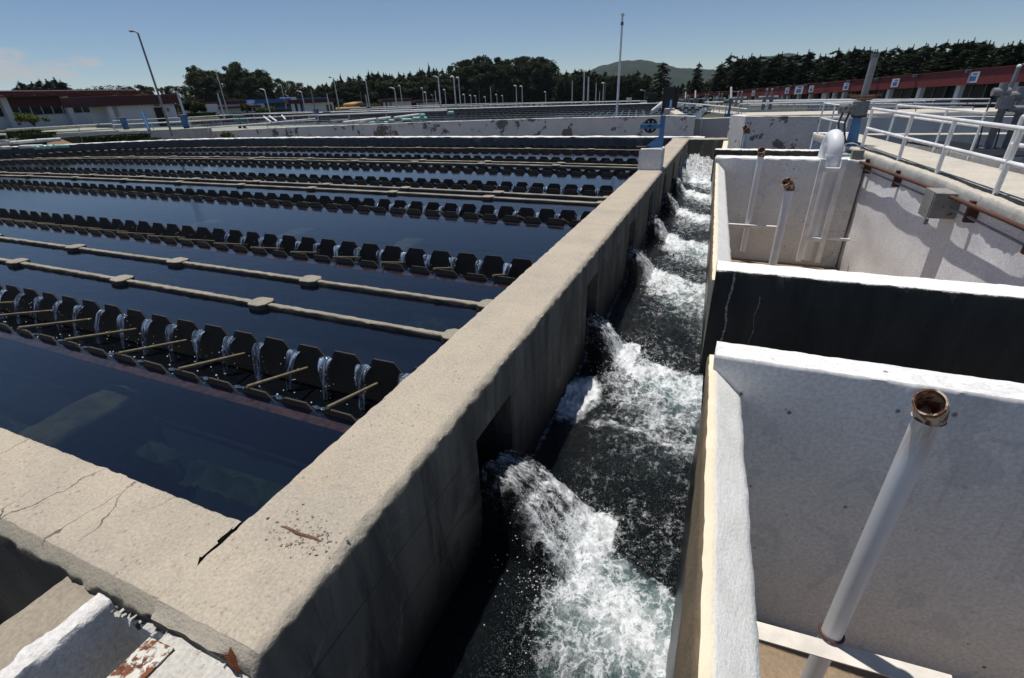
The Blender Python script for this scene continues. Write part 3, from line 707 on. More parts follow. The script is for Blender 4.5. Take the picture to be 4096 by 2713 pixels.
# broken mortar at the corner
r = random.Random(5); mb = MB()
for i in range(130):
    x = r.uniform(-2.38, -1.52) if i < 70 else r.gauss(-1.70, .07); y = .582+r.uniform(-.03, .035)+.02*(x+2); q = Vector((x, y, -.115+r.uniform(-.03, .02)))
    s_ = r.uniform(.006, .024); vs = [q+Vector((r.uniform(-1, 1), r.uniform(-1, 1), r.uniform(-.8, .8)))*s_ for _ in range(8)]
    bm = bmesh.new(); [bm.verts.new(v) for v in vs]; h = bmesh.ops.convex_hull(bm, input=bm.verts); bm.verts.index_update()
    mb.add([v.co.copy() for v in bm.verts], [[v.index for v in f.verts] for f in bm.faces]); bm.free()
tag(mb.build('mortar_rubble', GREYTOP), 'crumbled mortar bits along the broken ledge corner', kind='stuff')
lf = thing('dry_leaf', 'curled dry brown leaf caught in the gap at the ledge corner', 'leaf', (-1.6, .585, -.09))
mb = MB(); N = 10
for i in range(N+1):
    t = i/N; w = .070*math.sin(math.pi*min(1, t*1.02+.02))**.7
    for k in range(5):
        u = k/4-.5; mb.v.append(Vector((-1.655+.14*t, .588+.012*math.sin(t*5)+u*w*.5-.01, -.070-.02*t+abs(u)*w*1.3+.02*math.sin(t*3))))
for i in range(N):
    for k in range(4): a = i*5+k; mb.f.append((a, a+5, a+6, a+1))
mb.build('leaf_blade', LEAFM, lf, smooth=80); MB().tube([(-1.655+.14*t/8, .573+.012*math.sin(t/8*5), -.068-.02*t/8+.02*math.sin(t*3/8)) for t in range(9)], .0022, 5).build('leaf_vein', BAMBOO, lf, smooth=80)
rb = MB(); rb.tube([(-1.885+.275*t/24, 1.152+.004*math.sin(t*.4), .001-.009*abs(t/12-1)**2) for t in range(25)], .012, 8, True, [.0085+.0014*(t % 2) for t in range(25)])
tag(rb.build('exposed_rebar', plain('old_rust', (.17, .085, .05), .9, .3, 60), None, smooth=50), 'short rusty reinforcing bar exposed on top of the long wall', 'rebar')
mb = MB(); r = random.Random(9)
for i in range(150):
    q = Vector((-1.74+max(-.3, min(.3, r.gauss(0, .12))), 1.155+r.gauss(0, .055), .001)); s_ = r.uniform(.003, .011)
    bm = bmesh.new(); [bm.verts.new(q+Vector((r.uniform(-1, 1), r.uniform(-1, 1), r.uniform(-.5, .7)))*s_) for _ in range(7)]; bmesh.ops.convex_hull(bm, input=bm.verts); bm.verts.index_update()
    mb.add([v.co.copy() for v in bm.verts], [[v.index for v in f.verts] for f in bm.faces]); bm.free()
tag(mb.build('loose_aggregate', BEAM), 'loose stones broken out around the exposed bar', kind='stuff')

# ================================================================ pipes in the right-hand tanks
def bentpipe(lab, x, y, r, zb, ztop, bend=.6, dirx=-.6, strap=None, rust=RUSTP, lean=0., R=None):
    t = thing('bent_pipe', lab, 'pipe', (x, y, zb))
    d = Vector((dirx, -math.sqrt(max(0, 1-dirx*dirx)), 0))
    zc = ztop-bend*r*1.6
    def X(z): return x+lean*(z-zb)
    MB().cyl((x, y, zb), (X(zc), y, zc), r, 24).build('pipe_shaft', RUNP if zb < -3 else WPIPE, t, smooth=40)
    R = R or r*2.0; n = 9; pts = []
    for i in range(n+1):
        a = math.radians(54)*i/n; pts.append(Vector((X(zc), y, zc))+d*(R*(1-math.cos(a)))+Vector((0, 0, R*math.sin(a))))
    pts.append(pts[-1]+(pts[-1]-pts[-2]).normalized()*r*.8)
    e = MB(); e.tube(pts, r*1.12, 24, False); m = len(e.v); e.tube(pts, r*.98, 24, False)
    for k in range(24): a = (len(pts)-1)*24+k; b = (len(pts)-1)*24+(k+1) % 24; e.f.append((a, b, b+m, a+m))
    e.build('rusty_elbow', rust, t, smooth=40)
    ring = MB(); ring.tube([(X(zc)+r*1.14*math.cos(q*.3142), y+r*1.14*math.sin(q*.3142), zc) for q in range(21)], .006*r/.09, 5, False); ring.build('weld_ring', rust, t, smooth=60)
    return t
bx, by = 1.372, 3.12
bentpipe('white pipe with open rusty bent mouth in the nearest tank', bx, by, .073, -3.05, .262, 1., -.6, R=.15)
st = thing('pipe_strap', 'flat white steel strap holding the nearest bent pipe to the tank wall', 'strap', (.72, 3.0, -2.05))
zs = -2.05
P1 = atz((2700+465*.58953, 2200+458*.58953), zs); P2 = atz((2700+470*.58953, 2200+570*.58953), zs); P3 = atz((2700+1878*.58953, 2200+850*.58953), zs); P4 = atz((2700+1500*.58953, 2200+868*.58953), zs)
dx = (P3-P1).normalized(); wv = Vector((dx.y, -dx.x, 0))*.155; A0 = P1-dx*.3
MB().prism([(q.x, q.y) for q in (A0, P3, P3+wv-dx*.04, A0+wv)], zs-.012, zs).build('strap_plate', paint('strap_white_paint', (.72, .67, .60), .5), st)
MB().tube([(bx+.084*math.cos(q*.2), by+.084*math.sin(q*.2), zs+.03) for q in range(0, 32)], .010, 6, False).build('clamp_band', RUST, st, smooth=60)
bentpipe('thin white pipe with rusty bent mouth in the middle of the farther tank', 1.48, 13.0, .095, -2.7, -.13, 1., -.8)
bp = bentpipe('slender white pipe with pointed rusty top against the far tank wall', .93, 16.05, .085, -2.7, .22, 1., -.2)
bentpipe('rust-mouthed white pipe stub in front of the peeling wall', .62, 21.5, .10, -1.4, .40, 1., -.7)
t = thing('wall_bracket', 'white horizontal bar holding the slender pipe to the far tank wall', 'bracket', (.4, 15.9, -1.86))
MB().box(-.22, 1.78, 15.86, 15.96, -1.93, -1.83).build('bracket_bar', WPAINT, t, bevel=.01); MB().cyl((1.55, 15.91, -1.88), (1.80, 15.91, -1.88), .055, 10).build('bar_end', WPAINT, t, smooth=40)

t = thing('gooseneck_pipe', 'thick white gooseneck pipe curving over the far tank wall', 'pipe', (2.64, 15.82, -2.7))
gx, gy, gr = 2.66, 15.80, .19
pts = [(gx, gy, -2.7), (gx, gy, -1.5), (gx, gy, -.15)]+[Vector((gx-.005*i, gy+.36-.36*math.cos(math.pi*i/14), .22+.36*math.sin(math.pi*i/14))) for i in range(15)]+[(gx-.07, gy+.72, -.2), (gx-.07, gy+.72, -.9)]
MB().tube(pts, gr, 22).build('pipe_bend', WPIPE, t, smooth=40)
MB().tube([(gx, gy, .10), (gx, gy, .17)], gr*1.05, 22).build('pipe_collar', WPIPE, t, smooth=40)
t = thing('steel_stand', 'white steel channel frame standing around the gooseneck pipe', 'frame', (2.64, 15.5, -2.7))
for sx in (2.40, 2.88):
    f = MB().box(sx-.06, sx+.06, 15.44, 15.50, -2.70, .10); f.box(sx-.06, sx-.045, 15.50, 15.60, -2.70, .10); f.box(sx+.045, sx+.06, 15.50, 15.60, -2.70, .10); f.build('frame_post', WPAINT, t, bevel=.004)
for z in (-.12, -2.0): MB().box(2.462, 2.818, 15.45, 15.56, z-.09, z).build('cross_bar', WPAINT, t, bevel=.004)
MB().box(2.96, 3.5, 15.48, 15.54, -2.03, -1.97).build('wall_stay', WPAINT, t)

# ================================================================ right-hand walkway
WL = [(2.94, 22.15), (3.22, 19.6), (3.42, 16.9), (3.72, 14.3), (3.92, 12.55), (4.05, 10.6), (4.13, 9.3), (4.2, 7.), (4.27, 3.2)]
WR = [(4.25, 22.15), (4.55, 19.6), (4.95, 16.4), (5.25, 14.3), (5.5, 12.6), (5.72, 10.4), (5.8, 9.0), (5.9, 7.0), (6.0, 3.2)]
wl = MB(); n = 0
def interp(path, k, N):
    t = k/N*(len(path)-1); i = min(int(t), len(path)-2); u = t-i
    return path[i][0]+(path[i+1][0]-path[i][0])*u, path[i][1]+(path[i+1][1]-path[i][1])*u
N = 300; R_ = 26
for k in range(N+1):
    x, y = interp(WL, k, N)
    for j in range(R_):
        z = -.02-3.1*j/(R_-1); q = Vector((x+.05, y, z)); q.x += .045*fbm(q, .55, 2)*min(1, j/3+.3); wl.v.append(q)
for k in range(N):
    for j in range(R_-1): a = k*R_+j; wl.f.append((a, a+1, a+R_+1, a+R_))
m0 = len(wl.v)
for k in range(N+1):
    x, y = interp(WL, k, N)
    for z in (-.02, -3.12): wl.v.append(Vector((x+.5, y, z)))
for k in range(N):
    a = m0+2*k; wl.f += [(a, a+2, a+3, a+1), (k*R_, (k+1)*R_, a+2, a)]
o = wl.build('tank_side_wall', WHITEL, None, smooth=50); tag(o, 'sunlit uneven white wall under the right-hand walkway', 'wall')
# walkway slab
wk = MB(); N = 220; rowp = [(-.015, -.055), (-.02, .08), (-.012, .150), (.0, .172), (.02, .18), (.25, .18), (.5, .18), (.75, .18), (.98, .18), (1., .165), (1., -.3)]
for k in range(N+1):
    x0, y0 = interp(WL, k, N); x1, y1 = interp(WR, k, N)
    for (u, z) in rowp:
        q = Vector((x0+(x1-x0)*u, y0+(y1-y0)*u, z))
        if u < .03: q += njit(q, .014, 4)
        else: q.z += .004*fbm(q, 2, 3)
        wk.v.append(q)
K = len(rowp)
for k in range(N):
    for j in range(K-1): a = k*K+j; wk.f.append((a, a+1, a+K+1, a+K))
wk.f.append(tuple(range(K))); wk.f.append(tuple(reversed(range(N*K, N*K+K))))
o = wk.build('walkway', SLAB, None, smooth=40); tag(o, kind='structure')
# end block of the walkway
o = MB().box(2.93, 4.25, 22.16, 22.5, -1.6, .18).build('walkway_end_block', WHITEL, None, bevel=.03); tag(o, 'white concrete block ending the right-hand walkway', 'block')

def railing(name, lab, pts, zb, heights=(1.0, .5), r=.03, every=None, mat=WPAINT, pr=None, group=None, n=8, cat='railing', post_at=None):
    """handrail along (x,y[,z]) points: rails as single tubes, one post at each point of post_at"""
    pts = [Vector((q[0], q[1], q[2] if len(q) > 2 else zb)) for q in pts]
    t = thing(name, lab, cat, pts[0], group)
    for k, h in enumerate(heights):
        MB().tube([q+Vector((0, 0, h)) for q in pts], r, n).build('top_rail' if k == 0 else 'mid_rail', mat, t, smooth=50)
    posts = []
    if post_at: posts = [Vector((q[0], q[1], q[2] if len(q) > 2 else zb)) for q in post_at]
    elif every:
        for a, b in zip(pts, pts[1:]):
            m = max(1, int(round((b-a).length/every))); posts += [a.lerp(b, i/m) for i in range(m)]
        posts.append(pts[-1])
    else: posts = pts
    proto = None
    for q in posts:
        if proto is None:
            proto = MB().cyl(q, q+Vector((0, 0, heights[0])), pr or r*.9, n).build('rail_post', mat, t, smooth=50); q0 = q
        else:
            c = proto.copy(); C.objects.link(c); c.parent = t; c.location = q-q0
    return t
LP = [(3.60, 17.55), (3.82, 14.68), (4.02, 12.72), (4.21, 10.55), (4.3, 8.6), (4.36, 6.6), (4.42, 3.6)]
railing('handrail', 'nearest white tubular handrail along the left edge of the right-hand walkway', LP, .18, (1.0, .50), .038, n=12, pr=.04)
railing('handrail', 'white tubular handrail on the walkway corner left of the big valve actuator', [(3.36, 19.2), (3.14, 20.6), (3.0, 22.0), (3.6, 22.1), (5.2, 22.1)], .18, (1.0, .52), .03, n=10)
RP = [(5.28, 13.4), (5.45, 12.3), (5.66, 10.2), (5.75, 8.4), (5.85, 6.0), (5.9, 3.6)]
railing('handrail', 'white tubular handrail along the far side of the right-hand walkway', RP, .18, (1.0, .50), .038, n=12, pr=.04)
railing('handrail', 'white handrail beyond the walkway, ending at its corner', [(4.6, 19.4), (4.98, 16.5), (5.2, 14.9)], .18, (1.0, .72), .03, n=10)
# thin cables lying on the slab
for k, (off, lab) in enumerate(((.13, 'black cable lying along the walkway edge beside the handrail feet'), (.20, 'second black cable along the walkway, farther from the edge'))):
    c = MB(); pts = []
    for i in range(60):
        x, y = interp(WL, 16+i*3.1, 200); pts.append(Vector((x+off+.012*math.sin(i*.9+k), y, .193)))
    c.tube(pts, .012, 6); tag(c.build('cable', WIRE, None, smooth=60), lab, 'cable')
# rusty conduit on brackets along the wall
def onwall(y):
    for (xa, ya), (xb, yb) in zip(WL, WL[1:]):
        if yb <= y <= ya: return xa+(xb-xa)*(y-ya)/(yb-ya)
    return 4.2
t = thing('rusty_conduit', 'rust-brown pipe on short brackets along the sunlit white wall', 'pipe', (3.4, 16.4, -.1))
ys = [16.35-.35*i for i in range(38)]
MB().tube([(onwall(y)-.13, y, -.05+.010*(16.35-y)) for y in ys], .034, 10).build('conduit_pipe', RUST, t, smooth=50)
MB().tube([(onwall(y)-.07, y, -.20) for y in ys], .022, 8).build('thin_conduit', LGREYP, t, smooth=50)
for y in (15.9, 13.95, 10.6, 8.75, 7.2, 5.6): MB().box(onwall(y)-.10, onwall(y)+.06, y-.045, y+.045, -.30, .06).build('bracket', RUST, t)
bxm = thing('junction_box', 'battered grey steel box hanging on the rusty pipe', 'box', (3.95, 11.5, -.1))
m = MB().box(onwall(11.5)-.34, onwall(11.5)+.06, 11.22, 11.78, -.40, .06); m.build('box_shell', STEEL, bxm, bevel=.012)
MB().box(onwall(11.5)-.355, onwall(11.5)-.342, 11.25, 11.75, -.42, .07).build('box_lid', STEEL, bxm, bevel=.006)
MB().box(onwall(11.5)-.36, onwall(11.5)-.30, 11.25, 11.3, -.52, -.42).build('torn_flap', STEEL, bxm)
for k, (dx_, dy_, r_) in enumerate(((.0, 0, .03), (.09, .0, .022), (-.1, .02, .022))):
    tag(MB().tube([(3.28+dx_, 16.28+dy_, .12), (3.28+dx_, 16.28+dy_, -1.2), (3.30+dx_, 16.28+dy_, -2.6)], r_, 8).build('wall_pipe', [LGREYP, WPAINT, WIRE][k], None, smooth=50),
        ['grey vertical pipe in the back corner of the farther tank', 'thin white vertical pipe right of the grey one in the tank corner', 'black vertical cable pipe left of the grey one in the tank corner'][k], 'pipe')
tag(MB().box(3.15, 3.42, 16.2, 16.38, .0, .24).build('small_box', STEEL, None, bevel=.01), 'small grey box at the end of the rusty pipe', 'box')
tag(MB().tube(arc((3.15, 16.6, .12), .32, math.pi, 0, 14, (.8, -.4, 0), (0, 0, .8)), .018, 6).build('looped_cable', LGREYP, None, smooth=60), 'pale cable looping from the actuator foot to the small box', 'cable')

# big valve actuator
ay = 17.98; ax = 3.40
t = thing('valve_actuator', 'big grey valve actuator on blue pedestal, wrapped in barbed wire, with tall stem tube', 'valve', (ax, ay, .18))
MB().box(ax-.22, ax+.22, ay-.2, ay+.2, .18, .26).build('base_plate', BLUE, t, bevel=.01)
MB().cyl((ax, ay, .26), (ax-.03, ay, .98), .15, 14, .11).build('pedestal', BLUE, t, smooth=40)
MB().cyl((ax, ay, .94), (ax, ay, 1.0), .20, 16).build('flange', BLACK, t, smooth=40)
g = MB().cyl((ax-.02, ay, 1.0), (ax-.02, ay, 1.36), .21, 16); g.box(ax-.26, ax+.14, ay-.16, ay+.16, 1.05, 1.28); g.build('gearbox', GREYP, t, smooth=40, bevel=.01)
MB().cyl((ax-.55, ay-.05, 1.17), (ax-.20, ay-.05, 1.17), .13, 16).build('motor', GREYP, t, smooth=40)
MB().cyl((ax-.40, ay-.2, 1.17), (ax-.40, ay-.12, 1.17), .09, 14).build('switch_cover', LGREYP, t, smooth=40)
MB().cyl((ax-.40, ay-.215, 1.19), (ax-.40, ay-.20, 1.19), .03, 10).build('red_button', REDP, t, smooth=40)
MB().cyl((ax-.01, ay, 1.36), (ax, ay, 2.50), .088, 16).build('stem_tube', LGREYP, t, smooth=40); MB().cyl((ax, ay, 2.44), (ax, ay, 2.54), .10, 16).build('stem_cap', GREYP, t, smooth=40)
for k in range(2): MB().tube([(ax-.44+.16*k, ay-.12, 1.06), (ax-.50+.16*k, ay-.2, .8), (ax-.42+.14*k, ay-.25, .5), (ax-.2, ay-.2, .3), (ax-.1, ay-.2, .2)], .028, 8).build('cable', WIRE, t, smooth=60)
w = MB(); r = random.Random(2)
for c in range(9):
    a0 = r.uniform(0, 6); pts = [(ax+(.16+.03*k)*math.cos(a0+k*.75), ay+(.16+.03*k)*math.sin(a0+k*.75), 1.38+.012*k+.03*r.random()+.02*(c % 3)) for k in range(9)]; w.tube(pts, .008, 4)
    for q in pts[::2]: w.cyl((q[0]-.03, q[1], q[2]-.03), (q[0]+.03, q[1]+.02, q[2]+.04), .005, 4)
w.build('barbed_wire', RUST, t, smooth=60)
sb = MB().box(2.95, 3.30, 16.85, 17.2, -.05, .06); tag(sb.build('blue_grey_plinth', paint('blue_grey_paint', (.32, .40, .46), .5, .2), None, bevel=.01), 'blue-grey steel plinth in front of the big actuator', 'plinth')
tag(MB().box(3.2, 3.55, 17.0, 17.4, -.3, .13).build('dark_pit_lid', BLACK, None), 'black opening lid at the foot of the actuator', 'lid')

# twin valve actuators at the right edge
def twin(px, pyb, pyt, lab):
    b = atd((px, pyb), 13.); tt = thing('valve_actuator', lab, 'valve', b, 'twin rod valve actuators by the right edge')
    hgt = (atd((px+92, pyt), 13.)-b).z; x, y, z = b
    MB().cyl((x, y, z), (x, y, z+.62*hgt-.05), .085, 14).build('pedestal', GREYP, tt, smooth=40)
    MB().cyl((x, y, z), (x, y, z+.05), .17, 14).build('base_flange', GREYP, tt, smooth=40)
    g = MB().cyl((x, y, z+.50*hgt), (x, y, z+.66*hgt), .15, 14); g.box(x-.13, x+.13, y-.13, y+.13, z+.52*hgt, z+.63*hgt); g.build('gearbox', LGREYP, tt, smooth=40)
    MB().cyl((x-.34, y, z+.70*hgt), (x+.0, y, z+.70*hgt), .10, 14).build('motor', LGREYP, tt, smooth=40)
    MB().cyl((x-.16, y, z+.66*hgt), (x-.16, y, z+.80*hgt), .09, 14).build('motor_top', LGREYP, tt, smooth=40)
    MB().cyl((x+.12, y, z+.5*hgt), (x+.42, y, z+.5*hgt), .075, 12).build('side_arm', LGREYP, tt, smooth=40)
    MB().cyl((x, y, z+.66*hgt), (x, y, z+hgt*.98), .045, 12).build('stem_tube', LGREYP, tt, smooth=40)
    MB().ball((x, y, z+hgt*.98), .052, 12, 8).build('stem_cap', WPAINT, tt, smooth=60)
    MB().tube([(x-.3, y-.05, z+.62*hgt), (x-.35, y-.1, z+.45*hgt), (x-.28, y-.1, z+.2*hgt), (x-.25, y-.1, z)], .018, 6).build('cable', WIRE, tt, smooth=60)
    return tt
twin(3945, 600, 262, 'grey valve actuator with pale capped stem, left one of the pair by the right edge')
twin(4012, 612, 276, 'grey valve actuator with pale stem cut by the right edge of the view')

# dark tank right of the walkway
mb = MB(); mb.add([(4.3, 3, -.75), (40, 3, -.75), (40, 27, -.75), (4.3, 27, -.75)], [(0, 1, 2, 3)])
tag(mb.build('side_tank_water', stillwater('side_tank_water', (.003, .004, .005), (.2, .24, .25))), kind='structure')
mb = MB(); mb.add([(4.3, 3, -2.6), (40, 3, -2.6), (40, 27, -2.6), (4.3, 27, -2.6)], [(0, 1, 2, 3)]); tag(mb.build('side_tank_floor', BFLOOR), kind='structure')
q = [atz((3200+a*.4464, 120+b*.4464), .05) for a, b in ((930, 1000), (1290, 1095), (1640, 1180), (2060, 1265))]
o = sweep([(v.x+.25, v.y) for v in q], wallprof(.3, .10, -.8, edge=.01, top=3, bev=.015, sides=2), .1, jit=4).build('low_tank_wall', SLAB, None, smooth=40); tag(o, 'low tan tank wall just beyond the right-hand walkway', 'wall')
gq = [atz((3200+a*.4464, 120+b*.4464), .12) for a, b in ((950, 960), (1300, 1010), (1760, 1085), (1900, 1120), (1400, 1100))]
gt = MB()
A_, B_ = atz((3200+960*.4464, 120+1010*.4464), .12), atz((3200+1680*.4464, 120+1130*.4464), .12)
for k in range(22): a = A_.lerp(B_, k/21); gt.bar(a, a+Vector((1.25, .25, 0)), .03, .05)
tag(gt.build('floor_grating', GREYD), 'dark steel bar grating over the tank beyond the walkway', 'grating')
o = sweep([atz((3200+590*.4464, 120+940*.4464), .1).xy[:], atz((3200+2050*.4464, 120+930*.4464), .1).xy[:]], wallprof(.5, .12, -.8, edge=.01, top=2, bev=.01, sides=2), .3).build('low_tank_wall', SLAB, None, smooth=40); tag(o, 'low pale wall across the dark tank, beyond the twin actuators', 'wall')

# gate lifting wheel on its white block
o = sweep([(-1.80, 13.62), (-1.80, 14.25)], [(-.31, .001, 0), (-.31, .45, .006), (-.30, .50, .010), (-.28, .515, .008), (0, .518, .004), (.24, .515, .006), (.26, .50, .010), (.27, .45, .006), (.27, .001, 0)], .05, jit=6).build('gate_block', concrete('gate_block_paint', (.72, .72, .72), (.64, .64, .64), stone=0, fine=30, peel=.05, peelcol=(.36, .18, .09), bumpst=.4), None, smooth=40)
tag(o, 'white concrete block on the long wall carrying the blue gate bracket', 'block')
t = thing('gate_winch', 'black spoked hand wheel on a blue bracket above the white block', 'winch', (-1.65, 13.95, .52))
gy = 13.95
MB().box(-1.68, -1.565, gy-.06, gy+.06, .53, 1.29).build('bracket_post', BLUE, t, bevel=.008)
w = MB(); w.add([(-2.02, gy-.05, .53), (-1.60, gy-.05, .53), (-1.60, gy-.05, .80), (-1.68, gy-.05, .80), (-1.84, gy-.05, .68)], [(0, 1, 2, 3, 4)]); w.add([(-2.02, gy+.05, .53), (-1.60, gy+.05, .53), (-1.60, gy+.05, .80), (-1.68, gy+.05, .80), (-1.84, gy+.05, .68)], [(4, 3, 2, 1, 0)])
w.f += [(i, i+5, (i+1) % 5+5, (i+1) % 5) for i in range(5)]; w.build('bracket_gusset', BLUE, t)
MB().box(-2.17, -1.66, gy-.09, gy-.02, .985, 1.10).build('bracket_arm', BLUE, t, bevel=.006)
MB().box(-2.24, -1.9, gy-.1, gy+.1, .519, .55).build('foot_plate', RUST, t)
wh = MB(); R0, R1 = .178, .06; NN = 40; cxw, czw = -1.925, 1.05
def wheelring(ra, rb, ya, yb):
    m = len(wh.v)
    for i in range(NN):
        a = 2*math.pi*i/NN
        for (rr, yy) in ((ra, ya), (rb, ya), (rb, yb), (ra, yb)): wh.v.append(Vector((cxw+rr*math.cos(a), gy+yy, czw+rr*math.sin(a))))
    for i in range(NN):
        for k in range(4): a = m+4*i+k; b = m+4*((i+1) % NN)+k; c = m+4*((i+1) % NN)+(k+1) % 4; d = m+4*i+(k+1) % 4; wh.f.append((a, b, c, d))
wheelring(.178, .128, 0, .05); wheelring(.075, .0, .005, .045)
for k in range(6):
    a = math.pi/6+k*math.pi/3; 
    for s_ in (-.22, 0, .22): wh.bar((cxw+.06*math.cos(a+s_), gy+.025, czw+.06*math.sin(a+s_)), (cxw+.14*math.cos(a+s_), gy+.025, czw+.14*math.sin(a+s_)), .036, .036, (0, 1, 0))
wh.build('hand_wheel', BLACK, t, smooth=40); MB().cyl((cxw, gy-.12, czw), (cxw, gy+.08, czw), .028, 12).build('wheel_axle', BLACK, t, smooth=40)

# ================================================================ MIDDLE DISTANCE
def S(px, py, s, ox, oy): return (ox+px*s, oy+py*s)
# ground sheets
def gz(x, y): return .28-.024*min(max(0, y-31), 270)-.02*min(max(0, x-6), 60)
mb = MB(); gxs = [-4500, -1000, -300, -60, -1.5, 42, 70, 300, 1000, 4500]; gys = [-3000, -8, 31, 60, 120, 301, 1000, 6000]
for gy_ in gys: mb.v += [Vector((gx_, gy_, gz(gx_, gy_))) for gx_ in gxs]
for j in range(len(gys)-1):
    for i in range(len(gxs)-1):
        if gys[j] == -8 and gxs[i] in (-60, -1.5): continue
        A = j*len(gxs)+i; mb.f.append((A, A+1, A+len(gxs)+1, A+len(gxs)))
tag(mb.build('ground', GROUND), kind='structure')
mb2 = MB(); mb2.add([(-60, 18, -.62), (-1, 23.6, -.62), (-1, 29.3, -.62), (-60, 29.3, -.62)], [(0, 1, 2, 3)]); tag(mb2.build('service_road', ASPH), kind='structure')
mb2 = MB(); mb2.add([(-.95, 22.45, -1.2), (42, 22.45, -1.2), (42, 31, -1.2), (-.95, 31, -1.2)], [(0, 1, 2, 3)]); tag(mb2.build('lower_yard', ASPH), kind='structure')
tag(MB().box(-60, -45.5, -8, 29.2, -4.2, .1).build('left_bank', GROUND), kind='structure')

# second basin: its peeling white front wall
sw = [aty(q, 29.) for q in ((660, 534), (1200, 508), (1700, 489), (2200, 474), (2660, 464))]
def peelwall(a, b, zta, ztb, zb, th, mat, lab, name='basin_wall'):
    """vertical wall from (x,y) a to b with its own top heights"""
    mb = MB(); N = max(4, int((Vector(b)-Vector(a)).length/.5)); d = (Vector(b)-Vector(a)).normalized(); nn = Vector((d.y, -d.x))
    for i in range(N+1):
        p = Vector(a).lerp(Vector(b), i/N); zt = zta+(ztb-zta)*i/N+.012*fbm((p.x*3, p.y*3, 0), 1, 3); q = p-nn*th
        mb.v += [Vector((p.x, p.y, zb)), Vector((p.x, p.y, zt-.06)), Vector((p.x+nn.x*.02, p.y+nn.y*.02, zt-.04)), Vector((p.x+nn.x*.02, p.y+nn.y*.02, zt)), Vector((q.x, q.y, zt)), Vector((q.x, q.y, zb))]
    for i in range(N):
        for k in range(6): A = i*6+k; B = i*6+(k+1) % 6; mb.f.append((A, A+6, B+6, B))
    mb.f += [(0, 1, 2, 3, 4, 5), tuple(reversed(range(N*6, N*6+6)))]
    o = mb.build(name, mat, None); return tag(o, lab, 'wall')
segs = [(-46, 29, -.20)]+[(v.x, v.y, v.z) for v in sw]
t = thing('basin_wall', 'long white wall with peeling paint patches beyond the far end of the basin', 'wall', (-20, 29, -.7))
for (a, b) in zip(segs, segs[1:]):
    o = peelwall(a[:2], b[:2], a[2], b[2], -.75, .4, PEEL, None); o.name = 'wall_panel'; o.parent = t; o.location = -t.location
    for k in ('label', 'category'):
        if k in o: del o[k]
pk = aty((2650, 464), 29.); pk2 = aty((2781, 466), 29)
peelwall((pk.x, 28.98), (pk2.x, 28.98), pk.z+.01, pk2.z, -1.2, .45, PEELT, 'lighter end panel of the peeling wall behind the blue gate bracket')
a = aty((2778, 476), 30.5); b = aty((2925, 472), 30.5); peelwall(a.xy, b.xy, a.z, b.z, -1.2, .4, GREYW, 'smooth white recessed wall behind the channel end, under small blue valves')
tag(MB().tube([aty((2808, 470), 30.3), aty((2800, 545), 30.3)], .03, 8).build('wall_pipe', WPAINT), 'thin white vertical pipe on the recessed wall', 'pipe')
a = aty((2922, 462), 26.6); b = aty((2982, 463), 26.9); c = aty((2986, 463), 26.9)
mbp = MB(); A0 = aty((2922, 461), 28.2); B0 = aty((2984, 464), 26.9)
mbp.prism([(A0.x, A0.y), (B0.x, B0.y), (B0.x+.4, B0.y+1.2), (A0.x+.4, A0.y+.6)], -1.25, A0.z); tag(mbp.build('white_pillar', PEELT), 'sunlit white corner pillar left of the peeling wall', 'pillar')
a = aty((2984, 466), 26.9); b = aty((3290, 466), 26.9); peelwall(a.xy, b.xy, a.z, b.z, -1.25, .4, PEEL, 'white wall heavily stained with bare dark patches behind the far tanks')
a = aty((3290, 466), 26.9); b = aty((4180, 462), 26.9); peelwall(a.xy, b.xy, a.z, b.z-.05, -1.25, .4, GREYW, 'plain grey-white wall behind the handrails on the right')
a = aty((2984, 462), 27.4); mb = MB(); mb.box(a.x, 40, 27.35, 30.2, a.z-.15, a.z-.01); tag(mb.build('upper_walkway', SLAB), kind='structure')

# second basin interior
tag(MB().add([(-52, 29.4, .285), (-1.6, 29.4, .30), (-1.6, 50, .30), (-52, 50, .285)], [(0, 1, 2, 3)]).build('second_basin_water', stillwater('second_basin_water', (.008, .010, .012), (.2, .24, .25), 2)), kind='structure')
a = aty((1390, 482), 46); b = aty((2640, 446), 46); a2 = aty((900, 520), 46)
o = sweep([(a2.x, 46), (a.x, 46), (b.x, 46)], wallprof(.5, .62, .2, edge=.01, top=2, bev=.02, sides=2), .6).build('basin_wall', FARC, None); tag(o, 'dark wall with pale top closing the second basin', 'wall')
for k, (y, z) in enumerate(((33.5, .335), (36.5, .345), (39.5, .36), (42.5, .38))):
    tt = MB(); q = -50
    while q < -2: tt.box(q, q+.3, y, y+.6, .3, z); q += .5
    tag(tt.build('weir_trough', WEIR), ['nearest', 'second', 'third', 'farthest'][k]+' toothed dark weir trough of the second basin', 'water trough', 'troughs of the second basin')
# corner wall of second basin
a = aty((2650, 446), 45); b = aty((2720, 464), 29.5); o = sweep([a.xy[:], b.xy[:]], wallprof(.5, .55, -.2, edge=.01, top=2, bev=.02, sides=2), .5).build('basin_wall', SLAB, None); tag(o, 'tan side wall at the right corner of the second basin', 'wall')

